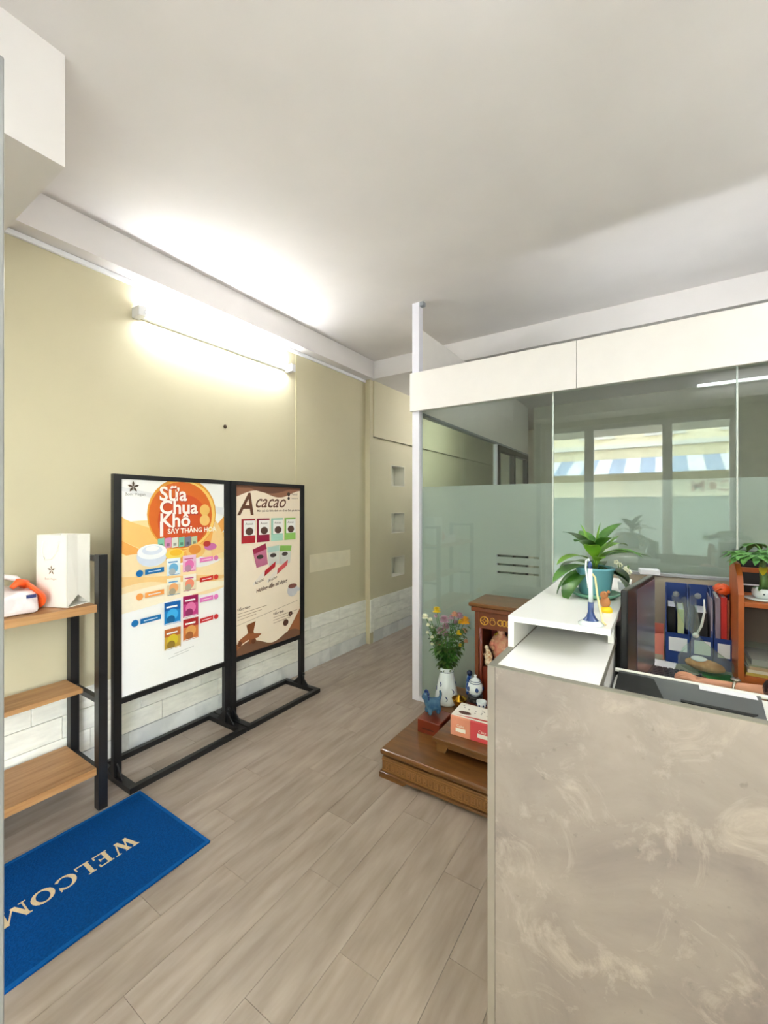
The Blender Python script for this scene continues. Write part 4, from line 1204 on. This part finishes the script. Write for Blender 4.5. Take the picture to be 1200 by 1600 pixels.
# ================================================================== BANNER STANDS
def banner(y0, y1, label):
    t = thing('banner_stand', label, 'poster stand', (-2.42, y0, 0), 0)
    w = y1 - y0; s = .040; H = 1.625
    for y in (0, w - s): bx('upright', M_black, (-.016, .016, y, y + s, .03, H), t, .001)
    bx('top_bar', M_black, (-.016, .016, s, w - s, H - .025, H), t)
    bx('lower_bar', M_black, (-.016, .016, s, w - s, .40, .43), t)
    for x in (-.185, .155): bx('base_rail', M_black, (x, x + .03, 0, w, 0, .03), t, .001)
    for y in (0, w - s): bx('base_rail', M_black, (-.155, .155, y, y + s, 0, .03), t)
    for y in (0, w - s):
        B().prism([(.016, y + .012, .03), (.085, y + .012, .03), (.016, y + .012, .095)], (0, .008, 0)).build('gusset', M_black, t)
        B().prism([(-.016, y + .012, .03), (-.085, y + .012, .03), (-.016, y + .012, .095)], (0, .008, 0)).build('gusset', M_black, t)
    B().ball((.024, w - s / 2 + .0, .115), .012, n=10).build('clamp_knob', M_black, t)
    return t, w


class Art:
    """flat print on a panel facing +X; u right 0..1, v up 0..1 of the sheet"""

    def __init__(s, W_, H_, x0, y0, z0): s.W, s.H, s.x, s.y, s.z = W_, H_, x0, y0, z0; s.b = B(); s.l = 0

    def p(s, u, v): return (s.x + .0004 + s.l * .00012, s.y + u * s.W, s.z + v * s.H)

    def poly(s, pts, c, name=None):
        s.b.m(flat('%d_%d_%d' % c, c)); s.l += 1
        s.b.poly([s.p(*q) for q in pts])

    def band(s, top, bot, c, n=24):
        """filled region between two curves over u"""
        s.b.m(flat('%d_%d_%d' % c, c)); s.l += 1
        for i in range(n):
            a, d = i / n, (i + 1) / n
            if top(a) - bot(a) <= 0 and top(d) - bot(d) <= 0: continue
            s.b.poly([s.p(a, bot(a)), s.p(d, bot(d)), s.p(d, max(top(d), bot(d) + 1e-4)), s.p(a, max(top(a), bot(a) + 1e-4))])

    def disc(s, u, v, r, c, sy=1.0, n=28):
        k = s.W / s.H
        s.poly([(u + r * math.cos(2 * PI * i / n), v + r * k * sy * math.sin(2 * PI * i / n)) for i in range(n)], c)

    def rect(s, u0, v0, u1, v1, c, sk=0.0): s.poly([(u0, v0), (u1, v0 + sk), (u1, v1 + sk), (u0, v1)], c)

    def text(s, body, u, v, size, c, bold=0.0, shear=0.0, sx=1.0, rot=0.0, align='LEFT'):
        s.b.m(flat('%d_%d_%d' % c, c)); s.l += 1
        cr, sr = math.cos(rot), math.sin(rot)
        add_text(s.b, body, size, lambda a, w: (s.x + .0004 + s.l * .00012, s.y + u * s.W + a * cr - w * sr, s.z + v * s.H + a * sr + w * cr), bold, shear, align=align, sx=sx)

    def pouch(s, u0, v0, u1, v1, top, low, mid, ink=(250, 250, 250)):
        s.rect(u0, v0, u1, v1, low); s.rect(u0, v0 + (v1 - v0) * .62, u1, v1, top)
        um, w = (u0 + u1) / 2, (u1 - u0)
        s.disc(um, v0 + (v1 - v0) * .42, w * .34, mid); s.rect(u0 + w * .12, v0 + (v1 - v0) * .74, u1 - w * .2, v0 + (v1 - v0) * .82, ink)
        s.disc(um - w * .1, v0 + (v1 - v0) * .2, w * .25, tuple(int(q * .75) for q in low)); s.rect(u0 + w * .06, v0 + (v1 - v0) * .02, u1 - w * .06, v0 + (v1 - v0) * .05, ink)

    def star(s, u, v, r, c, n=5):
        k = s.W / s.H
        for i in range(n):
            a = PI / 2 + i * 2 * PI / n
            s.poly([(u + r * .2 * math.cos(a - .7), v + k * r * .2 * math.sin(a - .7)), (u + r * .7 * math.cos(a - .25), v + k * r * .7 * math.sin(a - .25)), (u + r * math.cos(a), v + k * r * math.sin(a)),
                    (u + r * .7 * math.cos(a + .25), v + k * r * .7 * math.sin(a + .25)), (u + r * .2 * math.cos(a + .7), v + k * r * .2 * math.sin(a + .7))], c)


b1, w1 = banner(1.07, 1.785, 'black steel stand with the orange and white yogurt poster')
pw = w1 - .080
p1 = bx('poster', mat('poster_white', (252, 251, 249), .35, var=.006), (.0, .004, .040, w1 - .040, .43, 1.60), b1)
A = Art(pw, 1.17, .004, .040, .43)
sn = math.sin
A.band(lambda u: .80 - .05 * u + .02 * sn(u * 5), lambda u: .60 + .03 * sn(u * 4), (247, 220, 160))
A.band(lambda u: .83 - .16 * u ** .7 + .06 * max(0, u - .6) * 2.4, lambda u: .70 - .10 * sn(u * 3) + .02, (246, 198, 118))
A.band(lambda u: .72 - .15 * sn(u * 3.0) + .12 * u, lambda u: .66 - .13 * sn(u * 3.0) + .10 * u, (240, 170, 84))
A.band(lambda u: .60 + .05 * sn(u * 5 + 1), lambda u: .43 + .03 * sn(u * 6), (250, 224, 176))
A.band(lambda u: .55 - .06 * u, lambda u: .50 - .04 * u + .02 * sn(u * 7), (246, 204, 136))
A.band(lambda u: .47 + .02 * sn(u * 4), lambda u: .38 + .05 * u, (252, 240, 214))
A.band(lambda u: .965 - .1 * u, lambda u: .945 - .12 * u, (234, 234, 236))
A.poly([(.84, .66), (.90, .80), (.95, .76), (1.0, .70), (1.0, .62), (.86, .60)], (244, 206, 142))
A.disc(.56, .835, .345, (226, 158, 56)); A.disc(.57, .83, .325, (246, 204, 110)); A.disc(.545, .83, .315, (216, 104, 30)); A.disc(.56, .80, .25, (208, 80, 26))
A.disc(.78, .855, .055, (236, 190, 104)); A.disc(.78, .80, .055, (240, 196, 116))
for du, c in ((.006, (176, 52, 30)), (0, (255, 244, 238))):
    A.text('Sữa', .325 + du, .905 - du, .112, c, bold=.0028, sx=1.0)
    A.text('Chua', .325 + du, .838 - du, .112, c, bold=.0028, sx=1.0)
    A.text('Khô', .325 + du, .772 - du, .112, c, bold=.0028, sx=1.0)
A.rect(.33, .725, .36, .80, (255, 244, 238))
A.text('SẤY THĂNG HOA', .40, .738, .040, (255, 250, 236), bold=.001, sx=1.0)
for i, c in enumerate(((130, 196, 170), (214, 140, 184), (226, 226, 214), (120, 190, 160), (120, 120, 140), (186, 206, 170))):
    A.rect(.31 + i * .065, .665, .37 + i * .065, .715, c, .004); A.rect(.325 + i * .065, .675, .355 + i * .065, .69, tuple(int(q * .7) for q in c))
A.disc(.26, .635, .135, (216, 224, 240), .72); A.disc(.26, .655, .13, (246, 248, 252), .52); A.disc(.26, .662, .09, (222, 228, 242), .45); A.disc(.26, .670, .06, (250, 250, 252), .4)
A.disc(.47, .632, .09, (246, 214, 96), .55); A.disc(.48, .640, .06, (240, 186, 44), .5); A.disc(.68, .640, .10, (238, 190, 112), .7); A.disc(.67, .648, .065, (226, 142, 56), .7); A.disc(.84, .655, .07, (204, 110, 170), .5); A.disc(.80, .672, .04, (188, 56, 44), .7)
A.disc(.60, .610, .04, (238, 196, 104), .4)
prow = [(.535, (240, 246, 250), (226, 238, 246), (110, 180, 220), (238, 200, 222), (240, 178, 210), (226, 110, 176)),
        (.435, (246, 240, 222), (232, 214, 178), (236, 170, 110), (246, 236, 220), (232, 220, 186), (238, 140, 110))]
for v0, a1, a2, a3, c1, c2, c3 in prow:
    A.pouch(.39, v0 - .008, .52, v0 + .078, a1, a2, a3, (90, 150, 200)); A.pouch(.545, v0, .68, v0 + .085, c1, c2, c3, (200, 90, 140))
A.pouch(.365, .285, .52, .395, (16, 96, 170), (22, 130, 200), (60, 170, 226)); A.pouch(.545, .30, .70, .41, (160, 18, 84), (196, 60, 130), (226, 120, 170))
A.pouch(.365, .160, .52, .262, (180, 96, 44), (196, 158, 60), (214, 190, 50)); A.pouch(.545, .180, .70, .29, (170, 30, 34), (206, 120, 60), (222, 160, 90))
for v0, c, u0, u1 in ((.548, (10, 110, 176), .19, .36), (.438, (240, 158, 78), .19, .36), (.318, (10, 110, 176), .15, .33)):
    A.rect(u0, v0, u1, v0 + .024, c, .004); A.disc(u0 - .045, v0 + .010, .03, c); A.rect(u0 + .03, v0 + .01, u1 - .03, v0 + .014, (220, 236, 246), .003)
for v0, c in ((.575, (230, 130, 190)), (.47, (214, 50, 40)), (.362, (226, 120, 190)), (.252, (206, 44, 48))):
    A.rect(.715, v0, .86, v0 + .024, c, .004); A.disc(.895, v0 + .016, .026, c); A.rect(.74, v0 + .01, .84, v0 + .014, (250, 224, 230), .003)
A.star(.09, .965, .05, (70, 52, 30))
A.text('Boni Vegan', .02, .925, .022, (120, 116, 110), sx=1.1)
A.rect(.45, .13, .65, .132, (190, 190, 190), .012); A.rect(.40, .115, .60, .117, (190, 190, 190), .012)
A.b.build('poster_print', None, p1, norm=False)

b2_, w2 = banner(1.795, 2.485, 'black steel stand with the cream and brown cocoa drink poster')
pw = w2 - .080
p2 = bx('poster', mat('poster_cream', (246, 230, 208), .4, var=.01), (.0, .004, .040, w2 - .040, .43, 1.60), b2_)
A = Art(pw, 1.17, .004, .040, .43)
A.band(lambda u: 1.0, lambda u: .958 + .022 * sn(u * 8.5 - .8) - .012 * (1 - u), (150, 102, 76))
A.band(lambda u: 1.0, lambda u: .985 - .028 * max(0, sn((u - .2) * 5.2)), (110, 72, 54))
A.band(lambda u: .075 - .07 * sn(u * 3.2) + .16 * max(0, u - .72) ** 1.2 * 3, lambda u: 0.0, (160, 100, 62))
A.band(lambda u: .05 + .03 * sn(u * 9) - .05 * abs(u - .4), lambda u: 0.0, (120, 84, 62))
cc = (104, 62, 40)
A.text('A', .03, .825, .22, cc, bold=.003, shear=.25, sx=.9); A.text('cacao', .26, .868, .135, cc, bold=.001, shear=.4, sx=.95)
A.text('Món quà sức khỏe dành cho cả gia đình yêu thương', .30, .842, .0215, (110, 72, 50), bold=.0004, sx=.95)
A.disc(.80, .955, .025, (60, 44, 36)); A.disc(.80, .928, .02, (60, 44, 36)); A.text('Natural', .85, .95, .02, (120, 90, 70)); A.text('acacao.vn', .85, .925, .018, (120, 90, 70))
for i, (c, d) in enumerate((((160, 26, 34), (176, 34, 44)), ((134, 16, 44), (150, 20, 60)), ((150, 200, 180), (170, 214, 196)), ((140, 190, 90), (150, 200, 100)))):
    u0 = .08 + i * .215
    A.rect(u0, .655, u0 + .19, .80, c); A.rect(u0 + .03, .70, u0 + .19, .79, (244, 240, 236)); A.rect(u0, .655, u0 + .19, .695, d)
    A.disc(u0 + .11, .725, .055, (90, 60, 50), .8); A.text('Acacao', u0 + .05, .765, .022, (90, 50, 40), shear=.3)
for (u, c, a, sk) in ((.25, (160, 40, 76), -.018, .02), (.45, (176, 206, 196), .0, .0), (.64, (140, 186, 90), .014, -.01)):
    A.poly([(u + .02 - a, .50), (u + .19 - a, .505 + sk * .4), (u + .19 + a, .62 + sk), (u - .0 + a, .62 - sk * .3)], (214, 214, 206) if u > .3 else (190, 110, 140))
    A.poly([(u + .0, .585), (u + .19, .59 + sk), (u + .19 + a, .625 + sk), (u + a, .62 - sk * .3)], c); A.disc(u + .09, .565, .05, (80, 66, 62), .5)
for du, c in ((0, (176, 30, 42)), (.2, (206, 84, 84))):
    A.poly([(.24 + du, .395), (.43 + du, .45), (.44 + du, .475), (.38 + du, .47), (.24 + du, .41)], (238, 226, 214)); A.poly([(.40 + du, .44), (.57 + du, .49), (.58 + du, .525), (.41 + du, .475)], c)
    A.text('Acacao', .26 + du, .398, .03, (70, 40, 34), shear=.3, rot=.28)
A.text('Hướng dẫn sử dụng', .28, .35, .036, (84, 46, 30), bold=.0008, shear=.25, rot=.12)
A.disc(.86, .318, .09, (206, 204, 206), .9); A.rect(.79, .285, .93, .335, (206, 204, 206)); A.disc(.86, .345, .075, (130, 80, 70), .4); A.disc(.965, .315, .025, (206, 204, 206))
A.text('Uống nóng', .02, .265, .024, (100, 70, 50), bold=.0005, rot=.04); A.text('Uống lạnh', .54, .185, .024, (100, 70, 50), bold=.0005, rot=.04)
for i in range(3):
    A.rect(.02, .245 - i * .018, .44 - i * .08, .248 - i * .018, (176, 152, 128), .012); A.rect(.54, .168 - i * .018, .94 - i * .06, .171 - i * .018, (176, 152, 128), .01)
A.rect(.0, .18, .95, .182, (160, 136, 110), .06)
A.poly([(.14, .17), (.27, .18), (.24, .12), (.28, .06), (.18, .05), (.17, .11)], (134, 76, 42)); A.poly([(.03, .09), (.16, .12), (.36, .095), (.30, .075), (.16, .08), (.04, .06)], (150, 88, 50))
A.disc(.05, .07, .03, (110, 62, 36)); A.disc(.24, .062, .03, (110, 62, 36)); A.disc(.82, .165, .035, (80, 50, 38), .8); A.disc(.74, .115, .045, (96, 60, 44), .9); A.disc(.82, .165, .012, (150, 110, 90))
A.b.build('poster_print', None, p2, norm=False)

# ================================================================== SHELF RACK at left
sr = thing('shelf_rack', 'black steel shelf rack with three wooden boards at the left wall', 'shelf', (-2.60, .94, 0))
def post(n, x, y, z1): return bx(n, M_black, (x - .023, x + .023, y - .02, y + .02, 0, z1), sr, .001)
Y0 = -1.05
for x in (.02, .335):
    for y in (0.012, Y0): post('upright', x, y, 1.22)
for y in (.012, Y0):
    for z in (.935, 1.185, .155, .50): bx('cross_bar', M_black, (.04, .315, y - .012, y + .012, z, z + .025), sr)
B().box(-.0, .335, Y0 - .02, -.012, .962, .984, bev=.002).build('shelf_board', M_board, sr)
B().box(.0, .20, Y0 - .02, -.012, .527, .549, bev=.002).build('shelf_board', M_board, sr)
B().box(-.0, .315, Y0 - .02, -.012, .182, .204, bev=.002).build('shelf_board', M_board, sr)
bx('shelf_lip', M_board, (.335, .350, Y0, -.012, .948, .984), sr)
bx('shelf_lip', M_board, (.315, .345, Y0 + .02, -.012, .170, .204), sr)
for y in (.012, Y0): bx('foot_bolt', M_grey, (.325, .345, y + .0201, y + .023, .26, .27), sr)

# paper bag
pg2 = thing('paper_bag', 'tall white paper carrier bag with rope handles on the top board', 'bag', (-2.385, .842, .985), math.radians(-66))
bw_, bd_, bh_ = .165, .125, .335
b = B()
x0, x1, y0, y1 = -bd_ / 2, bd_ / 2, -bw_ / 2, bw_ / 2
b.box(x0, x0 + .002, y0, y1, 0, bh_); b.box(x1 - .002, x1, y0, y1, 0, bh_)
for yy in (y0, y1 - .002):   # gusset folded inwards
    s_ = 1 if yy == y0 else -1
    b.prism([(x0, yy, 0), (0, yy + s_ * .003, .05), (0, yy + s_ * .008, bh_), (x0, yy, bh_)], (0, .002, 0))
    b.prism([(0, yy + s_ * .003, .05), (x1, yy, 0), (x1, yy, bh_), (0, yy + s_ * .008, bh_)], (0, .002, 0))
b.box(x0, x1, y0, y1, 0, .003)
b.build('bag_body', M_bagp, pg2)
for xx in (x0 - .002, x1 + .002):
    s_ = 1 if xx > 0 else -1
    B().tube([(xx, -.045, bh_ - .03), (xx + s_ * .006, -.047, bh_ - .08), (xx + s_ * .010, -.025, bh_ - .115), (xx + s_ * .010, .012, bh_ - .11), (xx + s_ * .006, .040, bh_ - .07), (xx, .042, bh_ - .03)], .003, 8).build('rope_handle', M_bagp, pg2)
b = B().m(mat('logo_brown', (120, 104, 80), .6))
for i in range(5):
    a = PI / 2 + i * 2 * PI / 5
    b.poly([(x1 + .0008, .0, .172), (x1 + .0008, .011 * math.cos(a - .35), .172 + .013 * math.sin(a - .35)), (x1 + .0008, .022 * math.cos(a), .172 + .024 * math.sin(a)), (x1 + .0008, .011 * math.cos(a + .35), .172 + .013 * math.sin(a + .35))])
b.m(mat('logo_grey', (170, 158, 140), .6))
add_text(b, 'Boni Vegan', .014, lambda u, w: (x1 + .0008, u - .035, .128 + w))
b.build('bag_logo', None, pg2, norm=False)
# plastic bag with flat box
pl = thing('plastic_bag', 'crumpled white plastic bag around a box on the top board', 'bag', (-2.415, .585, .986))
b = B(); b.box(-.13, .13, -.20, .13, 0, .095, bev=.02)
bmesh.ops.subdivide_edges(b.bm, edges=b.bm.edges[:], cuts=5, use_grid_fill=True)
for v_ in b.bm.verts:
    h = max(0, v_.co.z)
    v_.co += Vector((sn(v_.co.y * 60 + v_.co.z * 50) * .006, sn(v_.co.x * 70) * .004, sn(v_.co.x * 38 + v_.co.y * 47) * .010 * (h > .05)))
    if h > .06: v_.co.z += .03 * math.exp(-((v_.co.y + .02) ** 2 + v_.co.x ** 2) / .006)
    v_.co.z = max(0, v_.co.z)
for f in b.bm.faces: f.smooth = True
b.build('bag_body', M_plastic, pl)
for a_, c_ in (((-.02, -.02, .115), (.0, .13, .10)), ((.02, -.04, .11), (.03, -.15, .17))):
    p0, p3 = Vector(a_), Vector(c_)
    b = B(); b.tube([p0, p0.lerp(p3, .35) + Vector((0, 0, .05)), p0.lerp(p3, .7) + Vector((0, 0, .04)), p3], [.016, .012, .013, .008], 8)
    for v_ in b.bm.verts: v_.co.x += sn(v_.co.y * 90) * .004
    b.build('bag_handle', M_plastic, pl)
bx('bag_print', mat('label_navy', (50, 60, 110), .5), (.128, .1365, .085, .118, .070, .084), pl)
ob = thing('orange_bag', 'orange plastic bag slumped between plastic bag and paper carrier', 'bag', (-2.395, .738, .986))
b = B(); b.ball((0, 0, .07), .07, sx=1.5, sy=.30, sz=1.0, n=22, m=14)
for v_ in b.bm.verts:
    v_.co.y -= max(0, v_.co.z - .06) * .7; v_.co += Vector((sn(v_.co.z * 90) * .005, sn(v_.co.x * 70 + v_.co.z * 40) * .004, 0)); v_.co.z = max(0, v_.co.z)
b.build('bag_body', M_orange, ob)
b = B(); b.tube([(.02, -.045, .12), (.04, -.075, .135), (.05, -.10, .115)], [.02, .016, .010], 10).build('bag_neck', M_orange, ob)

# ================================================================== WELCOME MAT
wm = thing('door_mat', 'blue doormat with WELCOME in cream letters beside the shelf rack', 'mat', (-2.215, .20, 0))
MW, ML = .585, .91
bx('mat_base', M_matblue, (0, MW, 0, ML, 0, .008), wm, .002)
b = B()
b.box(.0, MW, 0, .014, .008, .0095); b.box(0, MW, ML - .014, ML, .008, .0095); b.box(0, .014, .014, ML - .014, .008, .0095); b.box(MW - .014, MW, .014, ML - .014, .008, .0095)
b.build('mat_border', M_matedge, wm)
# serif capitals as strokes in a unit cell: baseline 0..1 height, width per glyph
def serif(g):
    T, t = .20, .075
    def q(x0, y0, x1, y1, w): return ('s', x0, y0, x1, y1, w)
    if g == 'W': return 1.25, [q(.12, 1, .38, 0, T), q(.38, 0, .62, .95, t), q(.55, .95, .86, 0, T), q(.86, 0, 1.12, 1, t), q(-.02, .97, .34, .97, .06), q(.42, .97, .72, .97, .06), q(.98, .97, 1.26, .97, .06)]
    if g == 'M': return 1.2, [q(.14, 0, .14, 1, t), q(.14, 1, .55, .05, T), q(.55, .05, .98, 1, t), q(1.0, 0, 1.0, 1, T), q(0, .03, .3, .03, .06), q(.84, .03, 1.18, .03, .06), q(0, .97, .26, .97, .06), q(.9, .97, 1.18, .97, .06)]
    if g == 'E': return .8, [q(.2, 0, .2, 1, T), q(.02, .035, .74, .035, .07), q(.02, .965, .70, .965, .07), q(.2, .5, .55, .5, .07), q(.55, .38, .55, .62, .06), q(.70, .78, .70, 1, .07), q(.74, 0, .74, .26, .07)]
    if g == 'L': return .75, [q(.2, 0, .2, 1, T), q(.02, .035, .70, .035, .07), q(.02, .97, .40, .97, .06), q(.70, 0, .70, .3, .07)]
    if g in 'CO':
        a0, a1 = (40, 320) if g == 'C' else (0, 360)
        out = []
        n = 20
        for i in range(n):
            a, d = math.radians(a0 + (a1 - a0) * i / n), math.radians(a0 + (a1 - a0) * (i + 1) / n)
            w = .07 + .14 * abs(math.cos((a + d) / 2)) ** 1.5
            out.append(q(.47 + .40 * math.cos(a), .5 + .44 * math.sin(a), .47 + .40 * math.cos(d), .5 + .44 * math.sin(d), w))
        if g == 'C': out.append(q(.80, .70, .80, .98, .06))
        return (.95 if g == 'O' else .88), out
    return .5, []


def mat_letter(g, start, size, parent):
    wd, st = serif(g)
    b = B()
    for (_, x0, y0, x1, y1, w) in st:
        a, c = Vector((x0, y0)), Vector((x1, y1)); d = (c - a).normalized(); nrm = Vector((-d.y, d.x)) * w / 2
        e = d * (.02 if g in 'CO' else 0)
        if abs(d.x) > .3 and abs(d.y) > .3 and g in 'WM': nrm = Vector((w / 2 * 1.05, 0))
        P4 = [a - e - nrm, c + e - nrm, c + e + nrm, a - e + nrm]
        b.prism([(lx(q, start, size)) for q in P4], (0, 0, .0012 + random.uniform(0, .0001)))
    b.build('letter', M_letter, parent)
    return wd


def lx(q, start, size):     # reading runs toward -Y, letter tops toward +X
    return (.262 + q.y * size * 1.1, start - q.x * size, .008)


y = .735
for g in 'WELCOME':
    wd = mat_letter(g, y, .070, wm); y -= (wd + .12) * .070
